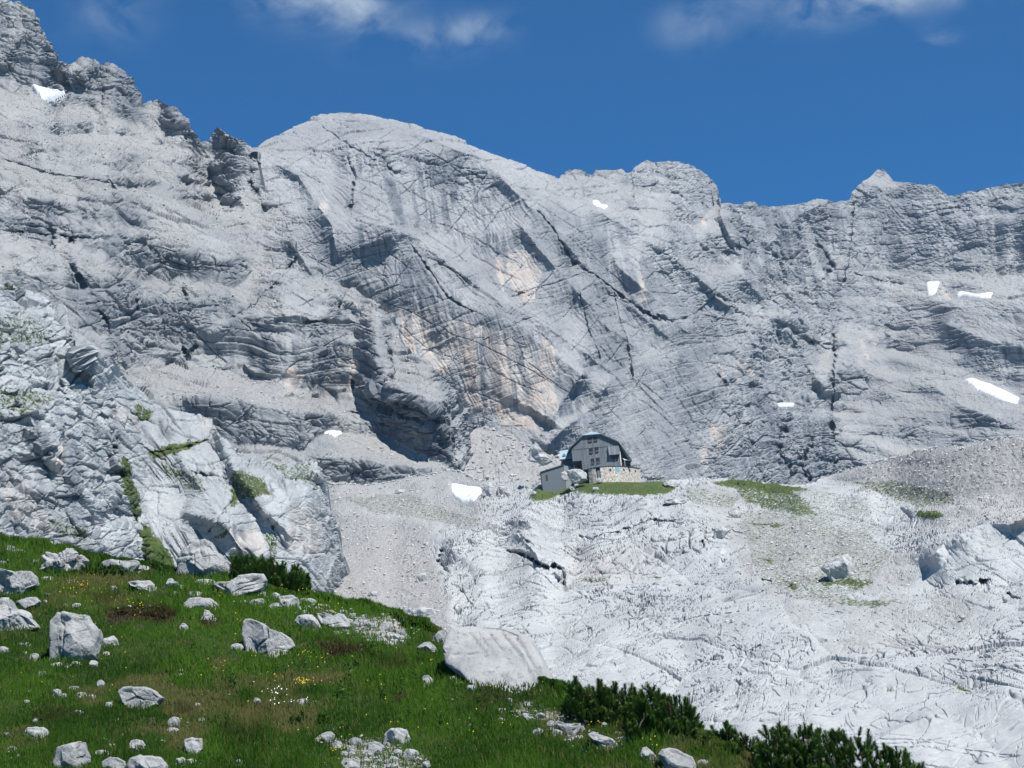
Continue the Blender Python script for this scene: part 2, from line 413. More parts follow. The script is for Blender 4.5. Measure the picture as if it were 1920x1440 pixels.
# cirque wall
far.paint('cot', [(1190, 300), (1330, 310), (1360, 390), (1200, 420)], .42, 10)
far.paint('cot', [(1060, 320), (1180, 330), (1300, 430), (1400, 520), (1330, 520), (1180, 430)], 1.0, 10)
far.paint('cot', [(1400, 400), (1600, 380), (1600, 560), (1500, 560), (1400, 480)], .42, 18)
far.paint('cot', [(1600, 330), (1700, 350), (1950, 360), (1950, 520), (1640, 520)], .38, 18)
far.paint('cot', [(1640, 520), (1950, 510), (1950, 575), (1650, 580)], 1.15, 14)
far.paint('cot', [(1750, 590), (2150, 590), (2150, 690), (1770, 680)], .28, 14)
far.paint('cot', [(1500, 600), (1700, 600), (1900, 740), (2150, 720), (2150, 860), (1600, 860), (1450, 740)], .78, 20)
far.paint('cot', [(1380, 780), (1560, 790), (1560, 930), (1300, 930), (1340, 850)], .22, 14)
# ribs (crest lines); the flank on the left of each path falls steeply away from the sun
for pts, amp, wl, wr in [
    ([(640, 215), (780, 250), (900, 300), (980, 372), (1050, 445), (1113, 515), (1180, 570), (1260, 640), (1330, 720), (1370, 800)], 16, 60, 30),
    ([(600, 398), (700, 418), (790, 450), (850, 505), (930, 560), (1010, 600), (1080, 650), (1150, 700), (1220, 780)], 19, 44, 40),
    ([(1048, 336), (1110, 385), (1170, 425), (1240, 470), (1310, 520), (1370, 580), (1440, 690)], 18, 70, 26),
    ([(1287, 432), (1332, 470), (1385, 510), (1430, 560), (1500, 650), (1560, 760)], 22, 70, 20),
    ([(960, 400), (1010, 470), (1060, 520), (1130, 600), (1200, 660)], 12, 14, 28),
    ([(1120, 420), (1160, 500), (1230, 560), (1300, 640)], 12, 16, 28),
    ([(480, 285), (560, 330), (620, 420), (640, 500)], 12, 50, 18),
    ([(1150, 700), (1120, 760), (1060, 800), (1010, 850)], 22, 26, 20),
    ([(1100, 690), (1060, 745), (1030, 800)], 18, 16, 40),
    ([(1646, 318), (1600, 400), (1590, 480), (1560, 560), (1570, 660), (1565, 760), (1570, 880)], 12, 34, 60),
    ([(1598, 360), (1500, 400), (1430, 470)], 12, 20, 40),
    ([(1420, 480), (1480, 560), (1540, 640)], 14, 20, 40),
    ([(1760, 600), (1850, 640), (1960, 660)], 12, 40, 30),
    ([(1700, 690), (1800, 760), (1960, 830)], 10, 30, 30),
    ([(1352, 330), (1350, 400), (1400, 520)], 14, 50, 8)]:
    far.rib(pts, amp*.62, wl, wr)
far.rib([(620, 530), (700, 600), (780, 690), (860, 770), (960, 850)], -16, 60, 60)
for pts, amp, w in [
    ([(600, 240), (650, 270), (700, 300), (760, 330)], 7, 5), ([(650, 290), (665, 330), (655, 400)], 6, 4), ([(1000, 387), (1045, 440), (1075, 492), (1122, 520), (1220, 592), (1260, 610)], 10, 4),
    ([(1150, 540), (1175, 640), (1190, 720)], 6, 3), ([(1085, 540), (1105, 620), (1130, 680)], 6, 3), ([(770, 455), (800, 500), (840, 560), (900, 590)], 8, 4),
    ([(1600, 380), (1597, 430), (1590, 500), (1575, 540)], 12, 5), ([(1560, 600), (1565, 680), (1560, 760), (1565, 860)], 14, 7), ([(1595, 510), (1640, 525), (1700, 535)], 6, 3),
    ([(1450, 600), (1520, 640), (1560, 660)], 14, 10), ([(1430, 475), (1480, 490), (1500, 470)], 12, 9), ([(1530, 450), (1560, 500), (1540, 530)], 12, 10),
    ([(1480, 780), (1460, 850), (1490, 900)], 16, 12), ([(1530, 820), (1500, 870), (1520, 910)], 22, 14), ([(1565, 850), (1570, 900)], 16, 9), ([(1183, 325), (1188, 380)], 10, 4), ([(1332, 340), (1336, 390)], 5, 2),
    ([(1230, 590), (1260, 606), (1290, 596)], 12, 6), ([(1345, 700), (1360, 720), (1400, 700)], 10, 8), ([(950, 560), (1040, 530), (1100, 510)], 3, 2), ([(900, 640), (980, 600), (1020, 585)], 3, 2)]:
    far.groove(pts, amp*.5, w*.6)
# strong warm scars, streaked walls
for p, k in [([(720, 590), (800, 570), (860, 600), (1040, 640), (1055, 760), (1000, 805), (900, 780), (800, 700)], .72), ([(790, 590), (815, 620), (835, 700), (900, 760), (800, 670)], 1.), ([(845, 610), (880, 640), (900, 740), (850, 690)], .6), ([(925, 640), (950, 640), (975, 700), (1010, 700), (1030, 770), (1000, 800), (930, 790), (900, 760)], 1.),
             ([(950, 478), (985, 468), (1015, 510), (1010, 570), (975, 565), (950, 520)], .9), ([(885, 380), (900, 440), (870, 430)], .3), ([(835, 395), (855, 385), (850, 440), (820, 420)], .5), ([(930, 480), (948, 470), (945, 550), (925, 520)], .6),
             ([(700, 570), (725, 560), (740, 640), (760, 640), (790, 680), (720, 620)], .6), ([(1195, 500), (1215, 490), (1215, 560), (1195, 570)], .5), ([(1345, 680), (1400, 670), (1420, 710), (1350, 720)], .5), ([(1330, 800), (1362, 800), (1350, 860), (1300, 890)], .6),
             ([(590, 360), (620, 350), (625, 400), (600, 410)], .3), ([(1330, 400), (1350, 390), (1340, 430), (1280, 430)], .4), ([(1730, 520), (1800, 520), (1860, 570), (1720, 570)], .35), ([(700, 600), (740, 590), (900, 770), (960, 800), (900, 800), (780, 690)], .45),
             ([(1440, 500), (1460, 495), (1450, 530), (1420, 530)], .35), ([(1600, 620), (1650, 620), (1640, 700), (1600, 680)], .3)]:
    far.paint('warm', p, k, 7)
far.field('streak'); far.m['streak'] += .35
for p, k in [([(640, 310), (760, 300), (900, 330), (960, 420), (950, 470), (880, 470), (760, 430), (650, 400)], 1.), ([(580, 410), (720, 430), (860, 560), (880, 640), (740, 620), (640, 530)], 1.),
             ([(860, 620), (1000, 620), (1060, 700), (1050, 770), (900, 760)], .9), ([(1080, 410), (1200, 460), (1260, 560), (1130, 520)], .75), ([(1640, 350), (1950, 350), (1950, 520), (1640, 480)], .7),
             ([(1750, 600), (1950, 600), (1950, 720), (1780, 680)], 1.), ([(1380, 700), (1560, 760), (1560, 900), (1380, 900)], .8), ([(1380, 390), (1600, 400), (1560, 560), (1400, 500)], .8), ([(1000, 720), (1100, 720), (1100, 850), (1000, 850)], .9)]:
    far.paint('streak', p, k, 18)
far.field('bed', 0); far.m['bed'] += 1.
far.field('strike', 0); far.m['strike'] += -.12
far.paint('strike', [(560, 200), (1150, 200), (1420, 700), (1000, 900), (560, 600)], -.30, 60)
far.paint('strike', [(1560, 300), (2150, 300), (2150, 950), (1560, 950)], .12, 60)
far.paint('bed', [(560, 200), (1060, 320), (1060, 420), (700, 300)], .5, 20)
far.field('fac', 0); far.m['fac'] += 1.
far.paint('fac', [(560, 300), (1150, 380), (1400, 700), (1300, 880), (1000, 880), (560, 560)], .34, 30)
far.paint('fac', [(560, 200), (700, 205), (1070, 325), (1000, 350), (700, 260)], .45, 14)
far.field('flute', 0); far.m['flute'] += .6
far.paint('flute', [(580, 280), (960, 330), (1300, 600), (1300, 880), (1000, 850), (580, 560)], 1.6, 30)
far.paint('flute', [(1640, 350), (1950, 350), (1950, 700), (1740, 680), (1740, 500), (1640, 480)], 1.6, 20)
for k, ps in {'sA': [(1737, 530), (1762, 527), (1754, 552), (1741, 556)], 'sB': [(1792, 553), (1800, 548), (1862, 549), (1858, 560), (1806, 556), (1795, 560)],
              'sC': [(1808, 712), (1824, 710), (1910, 735), (1911, 760), (1860, 742), (1815, 727)], 'sD': [(1111, 377), (1122, 378), (1140, 387), (1136, 393), (1115, 386)], 'sF': [(1455, 755), (1490, 757), (1488, 763), (1458, 761)]}.items():
    far.paint('flat', [(a, b) for a, b in ps], 1., 5, 0.)
    far.paint('cot', ps, 1.1, 5, 0.)
far.field('debris', 0); far.m['debris'] += 1; far.paint('debris', [(470, 230), (700, 200), (1060, 330), (1150, 430), (1400, 700), (1200, 760), (840, 560), (560, 420)], .12, 30)
SMO = far.polymask([(500, 250), (640, 200), (1060, 320), (1200, 420), (1430, 660), (1380, 880), (1000, 880), (860, 760), (560, 470)], 40)
terraces(far, .22, .12, .5, 1-.85*SMO)
far.m['wob'] = 1-.75*SMO
terraces(far, .0, .9, .42, far.polymask([(1380, 300), (2150, 300), (2150, 960), (1450, 960)], 60))
far.build()
X0 = 128.
cliff_detail(far, 100, A=1.1, flute=.45, K=lambda x: -.27*x+.30*16*np.log1p(np.exp(np.clip((x-X0)/16, -30, 30))), ydip=.10, jset=.2+.65*SMO, beds=((13, 1.1), (5.2, .85), (2.3, .32)))
# ---- left mountain with towers, ledges and dark walls
LTOP = [(-220, -140), (-40, -30), (0, -8), (18, 2), (36, 6), (58, 18), (70, 30), (76, 62), (92, 92), (106, 115), (124, 124), (134, 122), (150, 110), (163, 117), (184, 127), (196, 122), (212, 125), (232, 138), (246, 156), (250, 168), (258, 178), (261, 200), (272, 196), (298, 192),
        (316, 199), (332, 210), (344, 226), (360, 246), (378, 265), (392, 264), (402, 246), (413, 241), (425, 250), (438, 258), (450, 256), (462, 268), (478, 280), (484, 310), (494, 350), (512, 372), (528, 396), (545, 440), (560, 474), (590, 490), (622, 528), (660, 546), (700, 566), (730, 590), (745, 625),
        (762, 652), (790, 672), (830, 712), (862, 760), (905, 792), (950, 822), (1000, 850), (1040, 880)]
left = Sheet(-220, 1040, 1.45, [(-220, 1000), (200, 930), (560, 925), (1040, 925)], LTOP, 1.45,
             [(-220, 440), (0, 450), (300, 500), (560, 515), (700, 525), (855, 540), (905, 640), (1040, 660)], 1.0)
left.paint('cot', [(0, -60), (70, 20), (100, 110), (140, 160), (70, 170), (-220, 100), (-220, -160)], .32, 10)
left.paint('cot', [(120, 120), (210, 120), (262, 180), (262, 215), (190, 230), (120, 170)], .42, 10)
left.paint('cot', [(260, 190), (330, 205), (400, 290), (430, 320), (330, 290)], .75, 10)
left.paint('cot', [(395, 240), (480, 275), (500, 350), (420, 320)], .45, 8)
left.paint('cot', [(-220, 170), (120, 175), (260, 230), (340, 300), (460, 380), (420, 420), (200, 380), (-220, 330)], 1.35, 20)
left.paint('cot', [(0, 395), (180, 430), (320, 470), (470, 505), (450, 545), (300, 500), (180, 470), (0, 450)], .2, 7)
left.paint('cot', [(0, 450), (180, 475), (330, 515), (470, 550), (460, 590), (300, 560), (150, 520), (0, 500)], 1.1, 8)
left.paint('cot', [(130, 510), (300, 570), (420, 560), (420, 640), (330, 640), (200, 620), (130, 570)], .42, 10)
left.paint('cot', [(420, 560), (560, 500), (700, 590), (720, 640), (560, 620), (430, 600)], .9, 12)
left.paint('cot', [(370, 620), (560, 640), (700, 650), (720, 720), (600, 735), (460, 700), (370, 660)], .22, 12)
left.paint('cot', [(210, 690), (340, 690), (460, 710), (600, 740), (700, 770), (690, 790), (520, 760), (380, 760), (240, 730)], 1.9, 8)
left.paint('cot', [(350, 752), (520, 758), (600, 780), (690, 790), (690, 830), (590, 850), (430, 835), (360, 790)], .1, 6)
left.paint('cot', [(430, 835), (590, 850), (640, 900), (440, 900)], 1.2, 6)
left.paint('cot', [(600, 806), (700, 815), (780, 850), (840, 885), (760, 890), (640, 850), (585, 850)], 2.1, 6)
left.paint('cot', [(580, 858), (700, 866), (840, 888), (870, 905), (700, 908), (600, 892)], .05, 5)
left.paint('cot', [(690, 715), (760, 745), (815, 770), (838, 800), (835, 870), (790, 850), (700, 800)], -.4, 6)
left.paint('cot', [(700, 640), (800, 690), (880, 780), (900, 800), (830, 770), (740, 720)], 1.15, 8)
left.paint('cot', [(840, 790), (905, 800), (900, 900), (860, 895)], .4, 8)
for pts, amp, wl, wr in [
    ([(690, 712), (740, 728), (800, 752), (838, 790), (845, 850), (880, 900)], 12, 40, 14),
    ([(70, 20), (100, 110), (140, 170)], 12, 60, 6), ([(250, 150), (262, 210), (330, 300), (420, 400)], 8, 50, 20), ([(300, 192), (360, 250), (420, 330), (480, 420)], 10, 30, 10),
    ([(200, 420), (330, 470), (460, 500), (560, 545), (700, 620), (760, 700)], 8, 30, 30), ([(0, 455), (120, 470), (200, 540), (300, 590)], 8, 20, 30),
    ([(140, 120), (180, 200), (230, 260)], 8, 14, 20), ([(370, 640), (420, 610), (520, 590), (640, 600)], 8, 60, 20), ([(540, 440), (600, 540), (700, 600)], 8, 40, 10),
    ([(340, 690), (420, 690), (470, 715)], 6, 12, 20), ([(905, 792), (870, 850), (900, 900)], 6, 20, 10), ([(0, 130), (40, 60), (60, 20)], 8, 14, 14)]:
    left.rib(pts, amp*.5, wl, wr)
for pts, amp, w in [
    ([(96, 428), (100, 470)], 9, 7), ([(132, 430), (138, 462)], 9, 6), ([(405, 340), (415, 372)], 9, 7), ([(344, 532), (352, 575)], 8, 5), ([(196, 325), (215, 350), (228, 362)], 5, 3),
    ([(255, 560), (262, 580)], 5, 4), ([(0, 432), (100, 440), (230, 455), (300, 475), (440, 502)], 5, 3), ([(628, 540), (640, 560), (634, 580)], 8, 6), ([(720, 640), (740, 700), (700, 740)], 6, 5),
    ([(660, 690), (665, 730)], 5, 5), ([(430, 600), (480, 570), (560, 480)], 5, 4), ([(340, 640), (350, 665), (372, 640)], 6, 4), ([(125, 485), (200, 600), (215, 690)], 5, 6),
    ([(250, 90), (190, 140), (192, 200)], 4, 3), ([(256, 165), (262, 196)], 4, 3), ([(0, 300), (120, 330), (260, 350)], 3, 3), ([(840, 800), (850, 850), (855, 890)], 7, 5),
    ([(480, 285), (470, 340), (500, 400)], 6, 6), ([(700, 760), (770, 790), (836, 810)], 5, 3), ([(705, 790), (770, 820), (836, 835)], 5, 3), ([(720, 735), (780, 765), (830, 780)], 5, 3)]:
    left.groove(pts, amp*.8, w*.75)
left.m['rubble'] = np.zeros(left.shape)
for p, k in [([(-220, 180), (120, 180), (330, 300), (440, 400), (200, 390), (-220, 340)], .35), ([(210, 690), (340, 685), (600, 740), (690, 785), (520, 760), (240, 735)], .75), ([(600, 806), (700, 815), (840, 885), (640, 850)], .95),
             ([(430, 835), (590, 850), (640, 900), (440, 900)], .5), ([(100, 180), (160, 190), (160, 230), (110, 220)], .8), ([(0, 455), (330, 515), (460, 560), (150, 510)], .4)]:
    left.paint('rubble', p, k, 8)
for p, k in [([(535, 685), (560, 685), (560, 740), (535, 740)], .8), ([(590, 690), (625, 690), (620, 740), (590, 740)], .6), ([(652, 680), (672, 680), (668, 745), (655, 745)], .9), ([(475, 660), (492, 660), (492, 685), (475, 685)], .4),
             ([(745, 680), (770, 672), (775, 700), (750, 710)], .7), ([(500, 800), (560, 810), (560, 830), (500, 830)], .3), ([(716, 572), (728, 572), (728, 590), (718, 590)], .9)]:
    left.paint('warm', p, k, 5)
left.field('streak'); left.m['streak'] += .6
for p, k in [([(370, 620), (560, 640), (700, 650), (720, 720), (600, 735), (460, 700), (370, 660)], 1.), ([(690, 715), (815, 770), (838, 800), (835, 870), (700, 800)], 1.), ([(350, 752), (690, 790), (690, 830), (590, 850), (430, 835)], .8),
             ([(580, 858), (840, 888), (870, 905), (600, 892)], .7), ([(0, 395), (470, 505), (450, 545), (0, 450)], .7)]:
    left.paint('streak', p, k, 10)
left.field('bed', 0); left.m['bed'] += 1.25
left.field('fac', 0); left.m['fac'] += 1.
left.paint('fac', [(370, 620), (720, 640), (720, 720), (600, 735), (370, 660)], .45, 10)
left.field('strike', 0); left.m['strike'] += .22
left.paint('strike', [(-220, -150), (400, 200), (300, 380), (-220, 300)], .34, 90)
left.paint('bed', [(600, 806), (700, 815), (840, 885), (640, 850)], .3, 6); left.paint('fac', [(600, 806), (700, 815), (840, 885), (640, 850)], .2, 6)
left.paint('bed', [(210, 690), (340, 690), (600, 740), (700, 770), (690, 790), (520, 760), (240, 730)], .5, 6)
for ps in ([(58, 165), (80, 172), (122, 180), (100, 192), (86, 192)], [(606, 812), (628, 808), (644, 812), (630, 817)]):
    left.paint('flat', ps, 1., 5, 0.); left.paint('cot', ps, 1.2, 4, 0.)
left.paint('lichen_shade', [(690, 715), (760, 745), (815, 770), (838, 800), (835, 870), (790, 850), (700, 800)], .55, 6)  # dark rock tone, with the overhang's shade painted into the colour
left.paint('lichen_shade', [(590, 868), (700, 872), (830, 892), (860, 903), (700, 906), (600, 892)], .4, 4)  # low cliff darkened through the same mask
left.paint('bed', [(690, 715), (760, 745), (815, 770), (838, 800), (835, 870), (790, 850), (700, 800)], 2.2, 8); left.paint('fac', [(690, 715), (760, 745), (815, 770), (838, 800), (835, 870), (790, 850), (700, 800)], 1.6, 8)
terraces(left, .16, .3, .42)
left.leak = 330; left.broad = 110; left.blur = 13
left.build()
cliff_detail(left, 200, A=1.15, flute=.3, strike=.2, jset=.9, flo=.5, hw=4, fac=((20, 7, 1.5), (9, 4, 1.5), (4.2, 2.2, 1.), (2., 1.1, .5)), beds=((11, 2.3), (4.4, 1.1), (2., .45)))

# ---- near left buttress of pale slabs
BTOP = [(-220, 500), (-60, 528), (0, 533), (54, 540), (87, 557), (112, 572), (124, 590), (130, 612), (140, 640), (150, 660), (200, 680), (228, 705), (250, 726), (292, 760), (330, 772), (367, 780), (398, 791), (417, 824), (440, 858), (465, 866), (500, 862), (540, 868), (583, 868), (600, 882), (612, 930),
        (624, 968), (633, 1010), (640, 1060), (648, 1130)]
butt = Sheet(-220, 648, 1.3, [(-220, 1120), (250, 1130), (648, 1160)], BTOP, 1.3, [(-220, 270), (0, 285), (240, 315), (262, 322), (430, 318), (560, 325), (600, 335), (648, 380)], .72)
butt.paint('cot', [(-220, 500), (60, 540), (120, 580), (130, 640), (60, 620), (-220, 580)], 1.2, 8)
butt.paint('cot', [(120, 640), (200, 690), (290, 770), (250, 800), (200, 790), (130, 700)], .5, 10)
butt.paint('cot', [(200, 700), (400, 795), (430, 850), (440, 900), (330, 860), (210, 800)], 1.05, 8)
butt.paint('cot', [(60, 780), (200, 790), (250, 960), (160, 990), (60, 900)], .3, 14)
butt.paint('cot', [(440, 858), (583, 868), (610, 930), (480, 940)], 1.7, 10)
butt.paint('cot', [(500, 940), (610, 940), (632, 1060), (590, 1090), (500, 1040)], .5, 12)
for pts, amp, wl, wr in [
    ([(124, 590), (150, 660), (200, 780), (235, 880), (255, 960), (275, 1040), (290, 1120)], 5, 50, 14), ([(290, 770), (330, 850), (400, 950), (470, 1060)], 3, 30, 20), ([(400, 795), (440, 880), (480, 940), (560, 1020)], 5, 40, 10),
    ([(0, 700), (60, 780), (100, 860), (200, 980)], 4, 20, 40), ([(340, 960), (420, 980), (500, 1060)], 4, 20, 20), ([(585, 870), (612, 940), (632, 1040), (600, 1110)], 7, 50, 10), ([(40, 900), (120, 950), (190, 1060)], 3, 30, 20)]:
    butt.rib(pts, amp, wl, wr)
for pts, amp, w in [
    ([(208, 800), (215, 860), (238, 910), (252, 960), (262, 1000), (285, 1070)], 6, 6), ([(140, 935), (165, 915)], 4, 3), ([(0, 640), (60, 700), (110, 740), (130, 760), (110, 700)], 2, 3),
    ([(120, 480), (175, 560)], 2, 2), ([(500, 965), (515, 1000), (500, 1050)], 2, 3), ([(230, 810), (330, 880), (440, 900)], 1.5, 3), ([(210, 745), (260, 785), (300, 800)], 2, 3), ([(280, 850), (340, 840), (390, 825)], 1.5, 3), ([(390, 1000), (420, 960), (440, 930)], 1.5, 3)]:
    butt.groove(pts, amp, w)
for p, k in [([(252, 970), (275, 990), (320, 1040), (345, 1090), (290, 1110), (270, 1040)], 1.), ([(210, 850), (240, 860), (262, 960), (250, 980), (225, 920)], .72), ([(275, 850), (330, 830), (395, 820), (350, 845), (290, 862)], .8),
             ([(245, 750), (285, 770), (280, 790), (255, 790)], .6), ([(435, 880), (490, 900), (510, 930), (450, 940), (430, 960)], .62), ([(0, 590), (60, 600), (110, 640), (60, 660), (0, 640)], .42), ([(0, 730), (60, 730), (110, 750), (60, 780), (0, 770)], .46),
             ([(0, 530), (60, 540), (40, 550), (0, 545)], .55), ([(80, 970), (150, 990), (180, 1030), (100, 1010)], .45), ([(500, 870), (583, 870), (605, 920), (540, 900)], .45), ([(300, 860), (380, 900), (380, 930), (310, 900)], .45),
             ([(490, 1000), (520, 1010), (520, 1060), (500, 1050)], .5), ([(-220, 560), (0, 600), (0, 800), (-220, 800)], .45), ([(440, 980), (420, 1010), (395, 1010)], .6)]:
    butt.paint('turf', p, min(1, k*1.25), 5)
for p, k in [([(95, 840), (115, 840), (118, 900), (100, 900)], .9), ([(200, 740), (250, 780), (260, 800), (200, 790)], .4), ([(370, 790), (400, 795), (405, 810), (385, 805)], .7), ([(430, 990), (500, 1000), (490, 1050), (430, 1040)], .45), ([(540, 950), (600, 950), (600, 1040), (540, 1040)], .4), ([(0, 840), (90, 980), (100, 1020), (0, 960)], .35)]:
    butt.paint('warm', p, k, 8)
butt.field('streak'); butt.m['streak'] += .3
butt.paint('streak', [(60, 780), (200, 790), (250, 960), (160, 990), (60, 900)], .7, 14)
butt.blur = 12
terraces(butt, -.3, .5, .35)
butt.build()
_P = butt.P; _x, _y, _z = _P[..., 0], _P[..., 1], _P[..., 2]
slab = butt.polymask([(210, 700), (400, 790), (450, 880), (620, 930), (640, 1100), (300, 1100), (210, 820)], 20)
rough = 1-.75*slab
a_ = _x+.4*_y+2*fbm(_x/14, _y/14, _z/14, 3, 301); b_ = _z+1.5*fbm(_x/12+5, _y/14, _z/12, 3, 302)
h = 1.1*fbm(_x/22, _y/22, _z/22, 4, 303)*(.5+.5*rough)
J = np.zeros(butt.shape)
def fj(la, lb, am, sd, m, jk=1.):
    global h, J
    F1, F2, dx, dy, r1, r2 = voro(a_/la, b_/lb, sd); c = np.exp(-((F2-F1)/(.045+.06/la))**2)
    h = h + am*m*(.8*((r1-.5)*2*dx+(r2-.5)*2*dy)+(r1*r2)**.5*.5-.35*c); J = np.maximum(J, jk*c*m*sst(-.1, .3, noise(_x/la, _z/la, None, sd+50)))
fj(7, 4.4, 1.3, 304, rough); fj(2.9, 1.8, .75, 305, rough); fj(1.2, .8, .3, 306, rough)
fj(9, 6, .5, 307, slab, .7); fj(2.2, 1.3, .16, 308, slab, .35)
cr = _z+1.55*_x+1.2*noise(_x/9, _z/9, _y/9, 309)
for lam, am, sd in ((2.1, .5, 310), (1.1, .3, 320)):
    c = np.exp(-(noise(cr/lam, (_z-_x*.5)/(lam*6), None, sd)/.07)**2)*sst(-.05, .25, noise(_x/10, _z/10, None, sd+1))
    h -= (.3+.7*slab)*am*c; J = np.maximum(J, c*.9*(.3+.7*slab))
h += rough*(1.2*saw(b_+.3*a_, a_, 5, 312)+.45*saw(b_+.3*a_, a_, 1.9, 313))
h += .16*fbm(_x/2.5, _y/2.5, _z/2.5, 4, 314, .65)
butt.m['joint'] = sst(.3, .95, J)
butt.m['streak'] = np.clip(butt.m['streak'], 0, 1)*sst(.0, .25, noise((_x+.4*_y)/1.3, _z/14, None, 330))
butt.displace(h)

# ---- karst plateau with the hut knoll, scree and moraine
KTOP = [(540, 880), (600, 902), (690, 905), (760, 893), (830, 888), (860, 890), (900, 902), (960, 905), (1000, 900), (1040, 901), (1080, 903), (1220, 904), (1250, 899), (1290, 896), (1330, 896), (1390, 892), (1430, 895), (1470, 903), (1510, 910), (1530, 906),
        (1580, 886), (1640, 868), (1690, 858), (1720, 848), (1790, 838), (1860, 832), (1920, 826), (2150, 805)]
fan = Sheet(790, 1130, 1.5, [(790, 960), (1130, 960)], [(790, 880), (850, 862), (870, 826), (890, 802), (912, 798), (935, 808), (965, 828), (1000, 845), (1030, 856), (1130, 872)], 1.4, [(790, 555), (1130, 555)], 1.5)
fan.field('rubble', 0); fan.m['rubble'] += 1.
fan.build()
_P = fan.P; _x, _y, _z = _P[..., 0], _P[..., 1], _P[..., 2]
fan.displace(1.2*fbm(_x/14, _y/20, None, 3, 450)+.7*np.maximum(facets(_x/3.4, _y/5.5, 451, 1.1, .2), .2)+.35*facets(_x/1.3, _y/2.2, 452, 1.2)+.5*fbm(_x/4, _y/6, None, 3, 453))
karst = Sheet(540, 2150, 1.25, [(540, 1380), (1000, 1560), (1500, 1640), (2150, 1700)], KTOP, 1.1, [(540, 1), (2150, 1)], 3.5)
karst.base[:] = 1
# gentle steps: bare rock swells are steeper towards the viewer, terraces behind them nearly level
karst.paint('cot', [(980, 925), (1170, 925), (1260, 945), (1400, 960), (1380, 990), (1200, 1000), (1000, 985), (950, 950)], 2.4, 10)
karst.paint('cot', [(830, 1010), (960, 950), (1000, 1000), (1060, 1080), (1040, 1150), (880, 1140), (820, 1060)], 2.2, 14)
karst.paint('cot', [(1060, 1000), (1340, 1000), (1330, 1080), (1100, 1100)], 2.3, 14)
karst.paint('cot', [(620, 950), (820, 960), (860, 1180), (620, 1120)], 3.0, 14)
karst.paint('cot', [(1700, 1040), (1940, 980), (2150, 960), (2150, 1100), (1760, 1110)], 2.4, 14)
karst.paint('cot', [(1000, 904), (1280, 900), (1300, 912), (1240, 930), (1000, 928)], 3.4, 4)
karst.paint('cot', [(1540, 900), (1700, 850), (2150, 800), (2150, 920), (1760, 950), (1600, 915)], 2.2, 8)
karst.paint('cot', [(1380, 892), (1480, 905), (1560, 950), (1420, 945), (1360, 910)], 2.6, 8)
T0 = karst.T[0]; tb = (1440-1500-(karst.u-960)*math.tan(ROLL))/-FPX
karst.base = 232*np.exp(-(tb-T0)*3.5/(1-3.5*.03))*np.ones_like(T0)
for pts, amp, wl, wr in [
    ([(940, 975), (1000, 932), (1080, 920), (1170, 926), (1240, 938), (1340, 950)], 5, 10, 34), ([(835, 1060), (850, 1010), (900, 970), (960, 960), (1040, 985), (1100, 1000)], 6, 10, 40),
    ([(1060, 1100), (1060, 1060), (990, 1030), (950, 1020)], 3, 7, 20), ([(1720, 1080), (1770, 1035), (1840, 1005), (1960, 975), (2100, 960)], 9, 14, 40), ([(960, 985), (1010, 1040), (1060, 1085)], 3.5, 14, 5),
    ([(1200, 1010), (1330, 1000), (1370, 1000), (1340, 1080)], 3, 8, 30), ([(1120, 1180), (1300, 1150), (1500, 1160), (1700, 1130)], 2, 8, 30), ([(1000, 1250), (1200, 1200), (1400, 1215), (1600, 1200), (1800, 1190)], 2, 8, 30),
    ([(1350, 1330), (1500, 1270), (1700, 1270), (1950, 1230)], 2, 8, 30), ([(1600, 1420), (1750, 1350), (1950, 1310)], 2, 8, 30), ([(1590, 930), (1720, 960), (1800, 1000)], 3, 10, 20), ([(1380, 892), (1450, 902), (1520, 935)], 2.5, 8, 20)]:
    karst.rib(pts, amp, wl, wr)
for pts, amp, w in [
    ([(945, 1022), (990, 1040), (1020, 1056), (1052, 1064), (1057, 1095)], 5, 4), ([(965, 985), (985, 1010), (1005, 1020)], 3, 4), ([(830, 1020), (824, 1045), (840, 1075)], 4, 5), ([(1070, 1000), (1110, 1010), (1160, 995), (1220, 978), (1280, 975)], 2.5, 3),
    ([(1430, 1104), (1450, 1106)], 4, 5), ([(1790, 1105), (1830, 1112), (1860, 1104)], 3, 5), ([(1885, 1115), (1915, 1125)], 2.5, 4), ([(1337, 1012), (1338, 1002)], 3, 3), ([(1316, 1022), (1320, 1032)], 4, 4),
    ([(860, 1100), (885, 1140)], 2, 3), ([(1060, 1095), (1110, 1130), (1060, 1200)], 1.2, 3), ([(1250, 1180), (1340, 1176), (1440, 1165)], 1.6, 2.5), ([(1160, 1108), (1240, 1104), (1320, 1100)], 1.5, 2.5), ([(1370, 1230), (1400, 1240), (1430, 1236)], 2, 2.5)]:
    karst.groove(pts, amp, w)
rub = karst.field('rubble')
patch_ = .35+.65*sst(-.12, .2, fbm(karst.U/60, karst.V/22, None, 4, 471))
for p, k in [([(610, 960), (800, 975), (850, 1180), (830, 1230), (600, 1140)], 1.), ([(540, 880), (900, 880), (950, 920), (900, 980), (560, 960)], .7),
             ([(1540, 905), (1700, 850), (2150, 800), (2150, 960), (1880, 960), (1780, 950), (1650, 920)], 1.), ([(1340, 900), (1480, 950), (1720, 1060), (1700, 1150), (1500, 1180), (1400, 1100), (1340, 1000)], .75),
             ([(1270, 905), (1380, 905), (1460, 950), (1370, 960), (1280, 935)], .8), ([(1700, 1130), (1850, 1120), (1800, 1220), (1650, 1240), (1500, 1230)], .6), ([(1250, 1190), (1420, 1180), (1400, 1240), (1280, 1230)], .3), ([(1760, 940), (1960, 940), (1780, 1010), (1700, 1000)], .7)]:
    karst.paint('rubble', p, k, 12)
